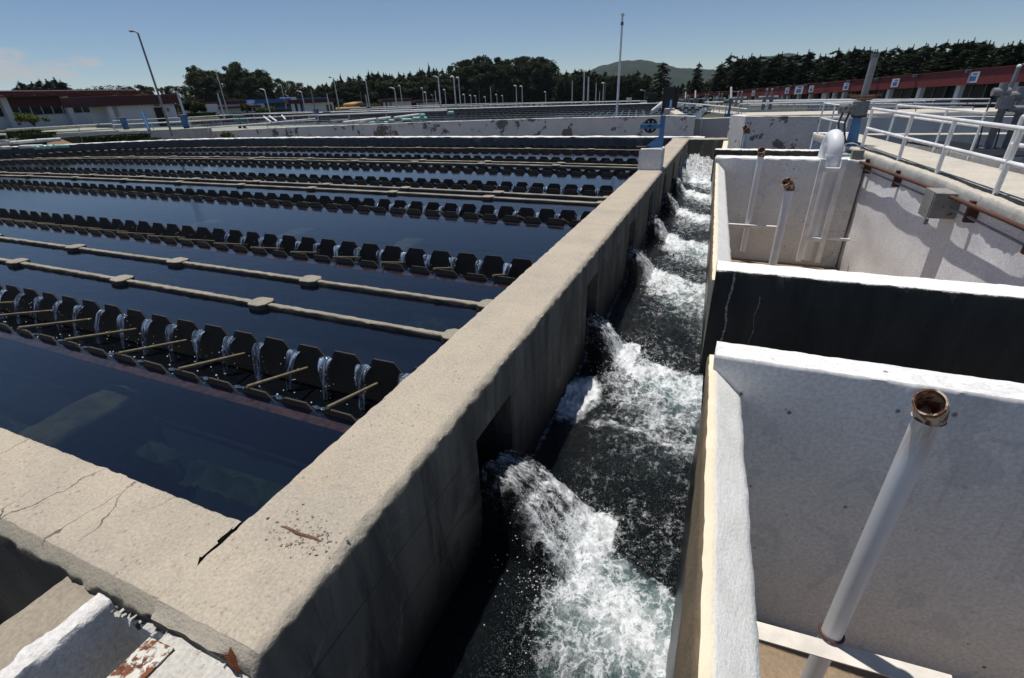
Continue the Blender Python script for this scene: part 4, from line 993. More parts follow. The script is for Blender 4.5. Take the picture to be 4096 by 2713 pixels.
# scum pipes and mint floats
def pxpipe(lab, p0, p1, d0, d1, r, mat, name='scum_pipe', cat='pipe', group=None, n=10):
    a = atd(p0, d0); b = atd(p1, d1); o = MB().cyl(a, b, r, n).build(name, mat, None, smooth=50); return tag(o, lab, cat, group)
pxpipe('white skimming pipe lying across the far left corner of the basin', (-30, 578), (138, 564), 25, 27, .09, WRUST)
pxpipe('white skimming pipe, second length ending by the mint float', (145, 563), (240, 558), 27.1, 28.2, .10, WRUST)
pxpipe('lower white pipe length under the skimming pipe at far left', (-30, 594), (38, 590), 25, 26, .09, WRUST)
pxpipe('lower white pipe between the far left corner and the mint floats', (78, 588), (170, 584), 26, 27, .09, WRUST)
for k, (x0, x1, y) in enumerate(((142, 170, 592), (173, 188, 590), (192, 212, 588), (216, 273, 585))):
    a = atd((x0, y), 26.5); b = atd((x1, y-1), 27.2); tag(MB().cyl(a, b, .09, 10).build('mint_float', MINT, None, smooth=50), ordw(k)+' mint green float from the left along the far left wall', 'float', 'mint floats at the far left corner')
tp = thing('pipe_stand', 'white bent pipe stand at the far left edge', 'pipe', atd((24, 560), 25)); tp_ = [atd((-30, 540), 24), atd((22, 539), 25), atd((34, 566), 25), atd((-30, 567), 24)]
MB().tube(tp_, .055, 8).build('stand_pipe', WRUST, tp, smooth=50)
FL = [((1318, 487), (1392, 482), 33, LGREYP, 'pale skimming pipe, short left length on the second basin'), ((1372, 492), (1502, 478), 31.5, WRUST, 'pale skimming pipe crossing the second basin, middle length'),
      ((1510, 478), (1560, 472), 33, WRUST, 'pale skimming pipe crossing the second basin, short link'), ((1575, 473), (1675, 460), 33.5, WRUST, 'pale skimming pipe crossing the second basin, right length')]
for (p0, p1, d, m, lab) in FL: pxpipe(lab, p0, p1, d, d+2.5, .11, m)
for k, (x0, x1, y) in enumerate(((1472, 1497, 493), (1535, 1575, 492), (1555, 1575, 485), (1608, 1645, 481), (1652, 1706, 475), (1680, 1697, 462), (1792, 1812, 452))):
    a = atd((x0, y), 34); b = atd((x1, y-1), 34.4); tag(MB().cyl(a, b, .11, 8).build('mint_float', MINT, None, smooth=50), ordw(k)+' mint green float from the left on the second basin', 'float', 'mint floats on the second basin')

# white pipe rails and handrails across the middle distance -- (left px, right px, depths, height, post spacing)
def pxrail(lab, pts, drop, r, step, heights=(1.,), mat=WRUST, n=6, group='handrails across the middle distance', cat='railing'):
    """rail whose top follows the given image points and depths; posts drop by a fixed height"""
    q = [atd(p, d) for p, d in pts]; t = thing('handrail', lab, cat, q[0], group)
    for k, h in enumerate(heights):
        MB().tube([v-Vector((0, 0, drop*(1-h))) for v in q], r if k == 0 else r*.7, n).build('top_rail' if k == 0 else 'lower_rail', mat, t, smooth=50)
    ln = sum((b-a).length for a, b in zip(q, q[1:])); m = max(1, int(ln/step)); proto = None
    for i in range(m+1):
        s_ = ln*i/m
        for a, b in zip(q, q[1:]):
            L = (b-a).length
            if s_ <= L+1e-4: v = a.lerp(b, min(1, s_/L)); break
            s_ -= L
        if proto is None: proto = MB().cyl(v-Vector((0, 0, drop)), v, r*.6, 6).build('rail_post', mat, t); v0 = v
        else: c = proto.copy(); C.objects.link(c); c.parent = t; c.location = v-v0
    return t
pxrail('rusty white handrail in front of the white hall on the left', [((28, 518), 38), ((450, 495), 38)], .62, .05, 2.1, (1., .38))
pxrail('white pipe rails before the small red-roofed building', [((450, 500), 41), ((760, 486), 41)], .60, .055, 2.6, (1., .45), WPAINT)
pxrail('upper thin rail before the small red-roofed building', [((450, 484), 43), ((740, 470), 44)], .6, .035, 3., (1., .5))
pxrail('rusty handrail left of the broadleaf bush, upper line', [((752, 470), 44), ((1000, 456), 48), ((1250, 446), 52)], .7, .045, 2., (1., .5))
pxrail('rusty handrail in front of the blue building, lower line', [((752, 486), 38), ((940, 476), 40), ((1075, 471), 43)], .5, .05, 2.2, (1., .4))
pxrail('white pipe rail starting left of the white stair rails', [((830, 511), 33), ((1070, 493), 36), ((1260, 475), 38)], .30, .06, 2.2, (1.,), WPAINT)
pxrail('white rail beside the small white stairs', [((1062, 470), 37), ((1270, 459), 40)], .7, .05, 1.9, (1., .4))
pxrail('long thick white pipe rail across the second basin', [((1235, 463), 41), ((1700, 445), 46), ((2100, 431), 52), ((2530, 418), 58)], .75, .085, 3.2, (1., .25), WPAINT)
pxrail('second long white rail behind the thick pipe rail', [((1400, 440), 60), ((1800, 425), 68), ((2200, 413), 76), ((2585, 404), 84)], 1.0, .07, 4., (1., .5), WPAINT)
pxrail('third long white rail far behind, along the distant basins', [((1360, 434), 75), ((1900, 416), 90), ((2560, 403), 110)], 1.0, .07, 6., (1., .5), WPAINT)
pxrail('farthest rusty rail below the small pump sheds', [((1270, 450), 66), ((1560, 434), 78), ((1780, 424), 90)], .9, .05, 3., (1., .5))
for k, (x0, y0, x1, y1) in enumerate(((1055, 467, 1085, 489), (1078, 465, 1108, 486), (1128, 462, 1142, 478))):
    pxpipe(['left', 'middle', 'right'][k]+' sloping white stair rail in the middle distance', (x0, y0), (x1, y1), 36, 35, .06, WPAINT, 'stair_rail', 'railing')
pxrail('white sloped rail going down beside the big dark panel', [((2646, 412), 33), ((2606, 444), 31)], .3, .07, .8, (1., .4), WPAINT)
pxrail('white rails between the two dark panels', [((2560, 414), 42), ((2590, 410), 44)], .6, .06, .9, (1., .5), WPAINT)
# right-hand rails beyond the far tanks
pxrail('long white rail above the stained wall, front line', [((2960, 417), 27.4), ((3300, 408), 28.4), ((3700, 404), 29.5)], .62, .05, 1.6, (1., .42), WPAINT)
pxrail('long white rail above the stained wall, second line behind', [((2820, 409), 38), ((3300, 402), 36), ((3960, 396), 35)], .7, .05, 2., (1., .5), WPAINT)
pxrail('long white rail beyond the tanks, thin third line on the right', [((3250, 400), 40), ((3960, 394), 38)], .8, .035, 2.2, (1., .5), WPAINT)
pxrail('low white rail before the grey wall, ending near the twin actuators', [((3460, 426), 22), ((3895, 430), 20)], 1.0, .035, 1.5, (1., .45), LGREYP)
pxrail('white rails receding beside the slender blue valves', [((2905, 428), 28.5), ((2800, 418), 34), ((2715, 412), 42), ((2640, 408), 55)], .75, .045, 1.3, (1., .5), WRUST)
pxrail('rusty white rails behind the slender blue valves', [((2990, 437), 29), ((2880, 424), 36), ((2720, 420), 46)], .6, .04, 1.2, (1., .5), WRUST)
tag(MB().add([atd((2660, 428), 48), atd((2990, 462), 29.4), atd((3060, 460), 29.6), atd((2720, 424), 50)], [(0, 1, 2, 3)]).build('upper_path', SLAB), kind='structure')

mb = MB(); mb.add([(3.5, 31.2, .33), (40, 31.2, -.2), (34, 62, -.9), (8, 70, -.75)], [(0, 1, 2, 3)]); tag(mb.build('upper_tank_water', TWATER), kind='structure')
for k, (pts, lab) in enumerate((([((3000, 422), 33), ((3500, 416), 33), ((4000, 414), 32)], 'white rail across the upper tanks, nearest line before the red gallery'), ([((2950, 411), 46), ((3400, 404), 44), ((4000, 402), 40)], 'white rail across the upper tanks, middle line before the red gallery'), ([((2900, 404), 60), ((3300, 398), 54), ((3800, 394), 46)], 'white rail across the upper tanks, farthest line before the red gallery'))):
    pxrail(lab, pts, .8, .05, 2.2, (1., .5), WRUST)
    q = [atd(p, d)-Vector((0, 0, .8)) for p, d in pts]; m = MB()
    for a, b in zip(q, q[1:]): m.bar(a, b, .35, .35)
    tag(m.build('tank_curb', SLAB), ['nearest', 'middle', 'farthest'][k]+' pale concrete curb across the upper tanks before the red gallery', 'curb')
# dark panels
for (x0, y0, x1, y1, d, lab) in ((2657, 350, 2712, 450, 30, 'large dark upright panel beside the second basin corner'), (2593, 375, 2626, 416, 42, 'smaller dark upright panel left of the large one')):
    a = atd((x0, y0), d); b = atd((x1, y0), d); c = atd((x0-4, y1), d); t = thing('upright_board', lab, 'panel', (a.x, a.y, c.z)); w = (b-a).length
    ux = Vector((b.x-a.x, b.y-a.y, 0)).normalized(); ox = Vector((a.x, a.y, 0)); y_ = Vector((-ux.y, ux.x, 0))
    m = MB(); p0 = ox; p1 = ox+ux*w; m.prism([(p.x, p.y) for p in (p0, p1, p1+y_*.12, p0+y_*.12)], c.z, a.z); m.build('panel_board', DPANEL, t, bevel=.01)
    for s_ in (.0, 1.): q = ox+ux*w*s_-y_*.05; MB().cyl((q.x, q.y, c.z-.3), (q.x, q.y, a.z+.05), .05, 8).build('panel_post', DPANEL, t)
tag(MB().box(*(lambda v: (v.x-.28, v.x+.28, v.y-.3, v.y+.3, v.z-.45, v.z+.1))(atd((2678, 441), 29.4))).build('concrete_stub', SLAB, None, bevel=.02), 'small tan concrete stub in front of the large dark panel', 'block')
pxpipe('short blue rod in front of the large dark panel', (2685, 402), (2682, 432), 29, 29, .07, BLUE, 'blue_rod', 'rod')

# slender blue pedestal valves and far twin-rod valves
BV = [(2925, 351, 2914, 462, 27.6), (2832, 400, 2829, 452, 33), (2782, 364, 2776, 438, 38), (2743, 370, 2737, 434, 44)]
for k, (xt, yt, xb, yb, d) in enumerate(BV):
    b = atd((xb, yb), d); a = atd((xt, yt), d); h = a.z-b.z; x, y, z = b; s_ = .5*d/28
    t = thing('valve_actuator', ['nearest', 'short-stemmed second', 'third', 'farthest'][k]+' slender blue pedestal valve in the row above the recessed wall', 'valve', b, 'slender blue pedestal valves')
    MB().box(x-.22, x+.22, y-.2, y+.2, z-.06, z+.08).build('base_plate', BLUE, t); MB().cyl((x, y, z), (x, y, z+.48*h), .075, 8, .055).build('pedestal', BLUE, t, smooth=40)
    g = MB().cyl((x, y, z+.46*h), (x, y, z+.60*h), .13, 10); g.cyl((x-.38, y, z+.53*h), (x, y, z+.53*h), .085, 8); g.build('gearbox', GREYP, t, smooth=40)
    MB().cyl((x, y, z+.6*h), (a.x, a.y, a.z), .065 if k != 1 else .03, 8).build('stem_tube', LGREYP, t, smooth=40)
TV = [(3070, 358, 407, 30), (2955, 368, 406, 35), (2879, 376, 405, 41), (2825, 378, 404, 46), (2785, 383, 404, 52), (2753, 385, 405, 58), (2728, 388, 405, 64)]
proto = None
for k, (x_, yt, yb, d) in enumerate(TV):
    b = atd((x_, yb), d); lab = ordw(k)+' twin-rod white valve from the right along the far white rails'
    if proto is None:
        h0 = (atd((x_, yt), d)-b).z; t = proto = thing('twin_valve', lab, 'valve', b, 'twin-rod valves along the far rails'); x, y, z = b
        for s_ in (-.14, .14): q = MB().cyl((x+s_, y, z), (x+s_, y, z+h0*.95), .055, 8); q.ball((x+s_, y, z+h0*.97), .075, 8, 6); q.build('valve_stem', LGREYP, t, smooth=60)
        g = MB().box(x-.32, x+.32, y-.1, y+.1, z+.2*h0, z+.42*h0); g.cyl((x-.55, y, z+.34*h0), (x+.55, y, z+.34*h0), .09, 8); g.build('gear_housing', LGREYP, t, smooth=40)
        for s_ in (-.2, .2): MB().cyl((x+s_, y, z-.5), (x+s_, y, z+.2*h0), .10, 8).build('pedestal', LGREYP, t, smooth=40)
    else: dup(proto, b, 0, lab, Vector((1, 1, 1))*((atd((x_, yt), d)-b).z/h0))

# lamp posts and vent poles
POLES = [(570, 157, 690, 545, 33, .075, 1), (713, 365, 756, 515, 42, .12, 0), (734, 360, 748, 420, 80, .06, 1), (876, 373, 902, 486, 52, .10, 0), (873, 293, 916, 468, 75, .08, 1), (1060, 363, 1084, 465, 58, .085, 1), (1125, 344, 1146, 437, 90, .09, 2),
 (1211, 371, 1225, 458, 64, .085, 1), (1251, 356, 1269, 483, 44, .07, 0), (1311, 374, 1323, 458, 62, .085, 0), (1339, 317, 1361, 458, 68, .08, 1), (1445, 367, 1451, 432, 95, .06, 0), (1462, 379, 1470, 427, 90, .10, 0), (1470, 328, 1482, 446, 72, .09, 1),
 (1586, 357, 1589, 440, 72, .10, 1), (1603, 348, 1612, 440, 85, .08, 2), (1689, 356, 1695, 404, 110, .09, 2), (1704, 374, 1710, 438, 85, .09, 2), (1732, 384, 1736, 438, 90, .07, 2), (1743, 363, 1748, 440, 90, .10, 0), (1761, 313, 1767, 464, 50, .085, 1),
 (1781, 363, 1786, 433, 95, .09, 2), (1817, 316, 1827, 461, 52, .085, 2), (1836, 317, 1843, 430, 75, .10, 2), (1858, 382, 1861, 426, 100, .10, 2), (1883, 385, 1886, 422, 110, .10, 2), (1903, 387, 1905, 422, 110, .10, 2), (1919, 365, 1920, 431, 95, .07, 0), (1941, 391, 1943, 422, 115, .10, 2),
 (1962, 348, 1966, 433, 85, .08, 0), (1989, 382, 1989, 420, 110, .09, 2), (2012, 386, 2012, 420, 110, .09, 2), (2066, 348, 2067, 428, 80, .09, 2), (2089, 350, 2090, 430, 80, .09, 2), (2183, 371, 2183, 415, 105, .09, 2), (2289, 324, 2288, 413, 85, .10, 0), (2337, 287, 2333, 446, 48, .085, 1),
 (2355, 309, 2350, 448, 50, .10, 0), (2382, 332, 2382, 420, 85, .10, 0), (2397, 365, 2397, 418, 105, .09, 0), (2412, 337, 2411, 420, 85, .10, 2), (2420, 337, 2418, 420, 90, .07, 2), (2487, 92, 2462, 545, 30, .075, 3), (2577, 367, 2577, 406, 95, .07, 1)]
KIND = {0: 'plain pole', 1: 'lamp post', 2: 'bent-topped vent pole', 3: 'tall mast'}
cnt = {}
tot = {k: sum(1 for p in POLES if p[6] == k) for k in KIND}
for (xt, yt, xb, yb, d, r_, kd) in POLES:
    b = atd((xb, yb), d); tz = atd((xt, yt), d).z; b.z = min(b.z, gz(b.x, b.y)) if d > 34 else b.z; h = tz-b.z; x, y, z = b; n_ = cnt.get(kd, 0); cnt[kd] = n_+1
    col = 'rust-footed' if kd in (0, 1) and 440 < yb < 450 else 'pale'
    if (xt, yt) == (570, 157): lab = 'tall pale lamp post with a drooping head, leaning at left beyond the basin'
    elif kd == 3: lab = 'tall slender white mast right of centre, standing behind the far basin wall'
    else: lab = ordw(n_)+' '+KIND[kd]+' from the left in the middle distance, pale grey'
    t = thing('lamp_post' if kd in (1, 3) else 'pole', lab, 'lamp post' if kd in (1, 3) else 'pole', b, None if kd == 3 or d == 33 else {0: 'plain poles', 1: 'lamp posts', 2: 'vent poles'}[kd]+' in the middle distance')
    m = WRUST if r_ > .07 and d > 40 else (WPAINT if kd == 3 else LGREYP)
    MB().cyl((x, y, z), (x, y, z+h), r_, 10, r_*.75).build('pole_shaft', m, t, smooth=40)
    if kd == 1:
        g = d/55 if d > 34 else .9
        MB().tube([(x, y, z+h), (x-.12*g, y-.05, z+h+.10*g), (x-.34*g, y-.1, z+h+.14*g)], .05*g, 8).build('lamp_arm', m, t, smooth=50)
        MB().ball((x-.42*g, y-.12, z+h+.15*g), .16*g, 10, 6, .5).build('lamp_head', LGREYP, t, smooth=60)
    if kd == 2:
        MB().tube([(x, y, z+h), (x-.05, y, z+h+.16), (x-.2, y-.05, z+h+.22), (x-.34, y-.08, z+h+.10)], r_, 8).build('bent_top', m, t, smooth=50)
    if kd == 3:
        MB().cyl((x, y, z+h), (x, y, z+h+.12), .10, 8).build('mast_lamp', WPAINT, t); MB().cyl((x, y, z+h*.93), (x, y, z+h*.955), .085, 8).build('blue_band', BLUEB, t)

# pumps, blue gates, cabinets
def pxbox(name, lab, cat, x0, y0, x1, y1, d, dep, mat, bevel=.04, group=None):
    a = atd((x0, y0), d); b = atd((x1, y1), d); z0, z1 = min(a.z, b.z), max(a.z, b.z); mx = (a+b)/2; w = abs(x1-x0)*d/F/2
    return MB().box(mx.x-w, mx.x+w, mx.y-dep/2, mx.y+dep/2, z0, z1), mat, z0, z1, mx, w
def cabinet(lab, cat, x0, y0, x1, y1, d, mat, name='cabinet', leg=True):
    m, _, z0, z1, mx, w = pxbox(name, lab, cat, x0, y0, x1, y1, d, .35, mat)
    t = thing(name, lab, cat, (mx.x, mx.y, z0)); m.build('body', mat, t, bevel=.04)
    MB().box(mx.x-w-.05, mx.x+w+.05, mx.y-.22, mx.y+.22, z1, z1+.06).build('top_cover', LGREYP if mat != GREENB else GREENB, t, bevel=.02)
    if leg:
        for s_ in (-.7, .7): MB().box(mx.x+w*s_-.06, mx.x+w*s_+.06, mx.y-.12, mx.y+.12, z0-.35, z0).build('foot', mat, t)
    return t
cabinet('blue gate frame beside a thick pole left of the round bush', 'gate frame', 727, 462, 751, 508, 40, BLUE, 'sluice_gate')
cabinet('blue cabinet with pale lid near the middle sheds', 'cabinet', 1467, 428, 1484, 445, 70, BLUE)
cabinet('blue cabinet beside the rightmost pump shed', 'cabinet', 1681, 421, 1691, 434, 90, BLUE)
cabinet('blue cabinet in front of the red-roofed shed by the blue building', 'cabinet', 1258, 438, 1274, 470, 50, BLUE)
cabinet('dark green pump housing left of the blue building', 'pump', 943, 466, 980, 496, 42, GREENB, 'pump_housing')
cabinet('small dark green pump by the middle red-roofed shed', 'pump', 1298, 450, 1318, 468, 52, GREENB, 'pump_housing')
cabinet('pale ventilation hood on the distant skyline near the dark panels', 'hood', 2506, 392, 2526, 404, 85, WPAINT, 'vent_hood')
pxpipe('blue gate post in front of the small red-roofed building', (568, 446), (597, 522), 37, 37, .11, BLUE, 'gate_post', 'post')
pxpipe('thin blue-grey post left of the blue gate post', (484, 450), (495, 478), 40, 40, .07, GREYP, 'gate_post', 'post')
cabinet('small blue valve body left of the blue gate post', 'valve', 486, 472, 503, 500, 39, BLUE, 'small_valve')
# low wall and ramp at left
a = atd((195, 536), 36); b = atd((462, 522), 36.5); t = peelwall(a.xy, b.xy, a.z, b.z, -1.2, .35, GREYW, 'grey-white low retaining wall at left below the rusty handrail')
a = atd((470, 527), 38); b = atd((830, 512), 37); peelwall(a.xy, b.xy, a.z, b.z, -.4, .4, SLAB, 'low stained kerb wall before the small red-roofed building')
mb = MB(); a = atd((215, 545), 35.5); b = atd((300, 578), 33.5); c = atd((190, 580), 33); mb.add([a, b, c, atd((180, 548), 35.5)], [(0, 1, 2, 3)]); tag(mb.build('earth_slope', plain('brown_earth', (.22, .13, .07), .95)), kind='structure')

# ================================================================ BUILDINGS
class Fac:
    """a facade frame: s runs left to right along the front, t goes back from it"""
    def __init__(s, pa, pb, zb, zt, name, lab, cat='building', group=None):
        s.a = Vector((pa.x, pa.y)); d = Vector((pb.x-pa.x, pb.y-pa.y)); s.L = d.length; s.u = d/s.L; s.n = Vector((-s.u.y, s.u.x)); s.zb = zb; s.zt = zt
        s.t = thing(name, lab, cat, (pa.x, pa.y, zb), group)
    def box(s, s0, s1, t0, t1, z0, z1, name, mat, par=None, bevel=0):
        c = [s.a+s.u*p+s.n*q for p, q in ((s0, t0), (s1, t0), (s1, t1), (s0, t1))]
        return MB().prism([(v.x, v.y) for v in c], z0, z1).build(name, mat, par or s.t, bevel=bevel)
# white hall with red roof
pa = atd((-90, 384), 50); pb = atd((548, 384), 66); zt = 3.45; zb = -.2
f = Fac(pa, pb, zb, zt, 'white_hall', 'long white hall with red tiled eaves and dark window strip at far left')
bays = [-.03, .137, .485, .80, 1.]; L = f.L
f.box(-6, L, .1, 14, zb, zt-.1, 'wall', WALLW)
f.box(-6, L, -.02, .1, zt-1.15, zt-.15, 'red_band', DRED)
wb = f.box(-6, L*.8, -.06, .1, zt-1.95, zt-1.15, 'window_strip', GLASSD)
k = -6.
while k < L*.8: f.box(k, k+.07, -.1, -.06, zt-1.95, zt-1.15, 'mullion', WALLW, wb); k += 1.15
for q in (.10, .455, .80, .985): f.box(L*q-.32, L*q+.32, -.55, .1, zb, zt-.12, 'pillar', WALLW, None)
ev = f.box(-6, L+.4, -1.6, .3, zt-.12, zt+.0, 'eave_board', REDP)
rm = MB(); n_ = 40; r = random.Random(4)
for k in range(n_):
    s0 = -6+(L+6.4)*k/n_; s1 = -6+(L+6.4)*(k+.93)/n_; zz = r.uniform(-.04, .05)
    q = [f.a+f.u*s0+f.n*(-1.75), f.a+f.u*s1+f.n*(-1.75), f.a+f.u*s1+f.n*4, f.a+f.u*s0+f.n*4]
    rm.add([(q[0].x, q[0].y, zt+.02+zz), (q[1].x, q[1].y, zt+.02+zz), (q[2].x, q[2].y, zt+.18), (q[3].x, q[3].y, zt+.18), (q[0].x, q[0].y, zt+.32+zz), (q[1].x, q[1].y, zt+.32+zz), (q[2].x, q[2].y, zt+.36), (q[3].x, q[3].y, zt+.36)],
           [(0, 1, 5, 4), (4, 5, 6, 7), (1, 2, 6, 5), (0, 4, 7, 3)])
rm.build('tiled_roof', TERRA, f.t)
f.box(-6, L*.93, -1.2, 14, zt+.40, zt+.50, 'roof_sheet', ROOFW)
for q in (.12, .81): f.box(L*q-.1, L*q+.1, -.75, -.55, zt-2.9, zt-2.65, 'wall_lamp', paint('orange_lamp', (.35, .10, .04), .5))
# small red-roofed building in front
pa = atd((430, 432), 47); pb = atd((710, 424), 53); f = Fac(pa, pb, .05, 2.45, 'pump_house', 'small white pump house with broad dark red fascia and open door, left')
L = f.L; w = f.box(1.2, L, .5, 5, .05, 2.2, 'wall', WALLW)
f.box(-.9, L+.25, -.2, 5.4, 2.05, 2.95, 'fascia', DRED, None, .02)
f.box(.15, .55, .2, .6, .05, 2.1, 'pillar', WALLW); 
d = f.box(L*.66, L*.66+.95, .44, .5, .05, 1.75, 'doorway', GLASSD); f.box(L*.66-.07, L*.66, .42, .5, .05, 1.8, 'frame', WALLW, d); f.box(L*.66+.95, L*.66+1.02, .42, .5, .05, 1.8, 'frame', WALLW, d)
f.box(L*.66+.2, L*.66+.75, .35, .5, 1.86, 2.0, 'door_lamp', GREENB); f.box(L*.86, L*.86+.25, .42, .5, 1.3, 1.65, 'wall_plate', LGREYP)
# sheds
def shed(lab, x0, x1, yt, yb, d0, d1, open_=.28, door=None, blue=False):
    a = atd((x0, yb), d0); b = atd((x1, yb-.041*(x1-x0)), d1); zt_ = atd((x0, yt), d0).z; f = Fac(a, b, a.z, zt_, 'pump_shed', lab, 'shed', 'red-roofed pump sheds'); L = f.L; h = zt_-a.z; z0 = a.z
    f.box(L*open_, L*.97, .3, 4, z0-1.5, z0+h*.8, 'wall', WALLW); f.box(-.02*L, L*1.02, -.2, 4.5, z0+h*.72, z0+h, 'fascia', DRED)
    f.box(L*.04, L*.11, .1, .5, z0-1.5, z0+h*.75, 'pillar', WALLW); f.box(L*.17, L*.23, .3, .7, z0-1.5, z0+h*.75, 'pillar', WALLW)
    if blue: f.box(L*.02, L*.30, 1.2, 1.3, z0, z0+h*.72, 'blue_panel', BLUEB)
    if door: q = f.box(L*door, L*door+.9, .24, .3, z0, z0+h*.55, 'door', GLASSD); f.box(L*door-.1, L*door, .22, .3, z0, z0+h*.6, 'frame', WALLW, q)
    return f
shed('red-roofed white pump shed with a dark door, right of the blue building', 1166, 1346, 400, 456, 75, 78, .33, .80, True)
shed('middle white pump shed with red roof and open left bay', 1532, 1652, 398, 438, 98, 100, .32)
shed('rightmost small white pump shed with red roof', 1667, 1762, 402, 438, 118, 120, .3)
# blue building
a = atd((1036, 452), 92); b = atd((1172, 440), 96); f = Fac(a, b, a.z, a.z+2.6, 'blue_building', 'low building with bright blue roof band and dark window strip, centre left'); L = f.L; z0 = a.z; h = atd((1036, 398), 92).z-z0
f.box(0, L, .2, 6, z0, z0+h*.8, 'wall', BLUEB); f.box(0, L*.2, -.1, .3, z0, z0+h*.85, 'white_panel', WALLW); f.box(-.3, L*1.02, -.4, 6.4, z0+h*.70, z0+h, 'roof_band', BLUEB)
f.box(L*.25, L*.97, .1, .2, z0+h*.36, z0+h*.68, 'window_strip', GLASSD); f.box(L*.98, L*1.14, -.6, 5, z0-.2, z0+h*1.08, 'white_tower', WALLW); f.box(L*1.16, L*2.2, .5, 6, z0+h*.86, z0+h*.96, 'back_roof', BLUEB)
# low red-roofed offices left of the blue building
a = atd((800, 462), 84); b = atd((1040, 446), 92); f = Fac(a, b, a.z, a.z+2.4, 'low_offices', 'low white offices with long dark red roof band behind the round bush'); L = f.L; z0 = a.z; h = atd((800, 409), 84).z-z0
f.box(0, L, .3, 6, z0, z0+h*.8, 'wall', WALLW); f.box(-.5, L*.8, -.1, 6, z0+h*.74, z0+h, 'fascia', DRED); f.box(L*.32, L*1.0, -.9, .3, z0+h*.42, z0+h*.56, 'porch_roof', DRED); f.box(L*.12, L*.30, -.3, .3, z0, z0+h*.82, 'white_block', WALLW)
f.box(-L*.15, L*.12, .2, 4, z0+h*.40, z0+h*.55, 'low_roof', DRED)
for q in (.8, .9): f.box(L*q, L*q+.5, .2, .3, z0+h*.1, z0+h*.36, 'window', GLASSD)
a = atd((748, 402), 88); b = atd((806, 398), 90); f = Fac(a, b, a.z-2.2, a.z, 'lookout_roof', 'small red canopy roof above the offices left of centre'); f.box(-.3, f.L+.3, -.6, 2.5, a.z-.16, a.z+.12, 'canopy', REDP); f.box(f.L*.45, f.L*.95, .2, 2, a.z-1.25, a.z-.75, 'parapet', WALLW); f.box(f.L*.6, f.L*.68, .3, .5, a.z-1.3, a.z, 'canopy_post', WALLW)

# red canopy buildings at right
def canopy(lab, x0, yt0, yb0, d0, x1, yt1, yb1, d1, signs, lamps, pill, glass=True):
    A = atd((x0, yt0), d0); B = atd((x1, yt1), d1); a0 = atd((x0, yb0), d0); b0 = atd((x1, yb1), d1)
    t = thing('filter_gallery', lab, 'building', (A.x, A.y, 0)); d = Vector((B.x-A.x, B.y-A.y, 0)); L = d.length; u = d/L; n = Vector((-u.y, u.x, 0))
    def at(s, q, z): v = Vector((A.x, A.y, 0))+u*s*L+n*q; return Vector((v.x, v.y, z))
    def top(s): return A.z+(B.z-A.z)*s
    def bot(s): return a0.z+(b0.z-a0.z)*s
    def slab(s0, s1, q0, q1, fz0, fz1, name, mat, par=None):
        m = MB(); m.v = [at(s, q, fz(s)) for fz in (fz0, fz1) for s, q in ((s0, q0), (s1, q0), (s1, q1), (s0, q1))]
        m.f = [(3, 2, 1, 0), (4, 5, 6, 7), (0, 1, 5, 4), (1, 2, 6, 5), (2, 3, 7, 6), (3, 0, 4, 7)]; return m.build(name, mat, par or t)
    slab(0, 1, 0, .3, bot, top, 'fascia', REDP); slab(0, 1, .3, 7.5, lambda s: top(s)-.18, lambda s: top(s)-.06, 'roof_slab', DRED); slab(-.001, 1.001, -.08, .32, top, lambda s: top(s)+.06, 'roof_edge', REDP)
    slab(0, 1, 1.9, 7, lambda s: bot(s)-3.0, bot, 'back_wall', GLASSD)
    slab(0, 1, 1.7, 1.9, lambda s: bot(s)-3.0, lambda s: bot(s)-1.15, 'lower_wall', plain('dim_wall', (.10, .10, .10), .8))
    for s in pill: slab(s-.2/L, s+.2/L, .35, .75, lambda q: bot(q)-3.0, bot, 'pillar', WALLW)
    k = .012
    while k < 1:
        slab(k, k+.07/L, 1.82, 1.9, lambda q: bot(q)-3.0, bot, 'mullion', LGREYP); k += 1.35/L
    for (s, w, h) in signs:
        sg = slab(s-w/L/2, s+w/L/2, -.05, -.003, lambda q: (top(q)+bot(q))/2-h/2, lambda q: (top(q)+bot(q))/2+h/2, 'sign_plate', SIGNW)
        slab(s-w/L*.28, s+w/L*.30, -.056, -.051, lambda q: (top(q)+bot(q))/2-h*.33, lambda q: (top(q)+bot(q))/2+h*.08, 'sign_mark', SIGNB, sg); slab(s-w/L*.12, s+w/L*.3, -.056, -.051, lambda q: (top(q)+bot(q))/2+h*.2, lambda q: (top(q)+bot(q))/2+h*.33, 'sign_mark', SIGNB, sg)
    for s in lamps:
        lp = MB(); c = at(s, -.22, top(s)+.02); lp.box(c.x-.16, c.x+.16, c.y-.16, c.y+.16, c.z-.22, c.z+.02); lp.bar(c, at(s, .1, top(s)-.1), .06, .06); lp.build('flood_lamp', GREYP, t, bevel=.02)
    return t
def inv(x, x0, d0, x1, d1):                               # image column -> fraction along a receding edge
    u = (x-x0)/(x1-x0); return u*d0/(d1*(1-u)+d0*u)
def fr(xs, x0, d0, x1, d1): return [inv(x, x0, d0, x1, d1) for x in xs]
X0, D0, X1, D1 = 2950, 79., 4160, 33.
sg = [(s, 1.0, .75) for s in fr([3017, 3153, 3251, 3392, 3590], X0, D0, X1, D1)]+[(inv(3201, X0, D0, X1, D1), 2.0, 1.0), (inv(3907, X0, D0, X1, D1), .95, .8)]
canopy('long red-fasciaed filter gallery with dark windows and white pillars at right', X0, 363, 392, D0, X1, 256, 325, D1, sg,
       fr([2970, 3037, 3120, 3170, 3233, 3308, 3403, 3517, 3672, 3887], X0, D0, X1, D1), fr([2992, 3018, 3044, 3109, 3126, 3146, 3189, 3236, 3290, 3300, 3333, 3372, 3555, 3680, 3838, 4052], X0, D0, X1, D1))
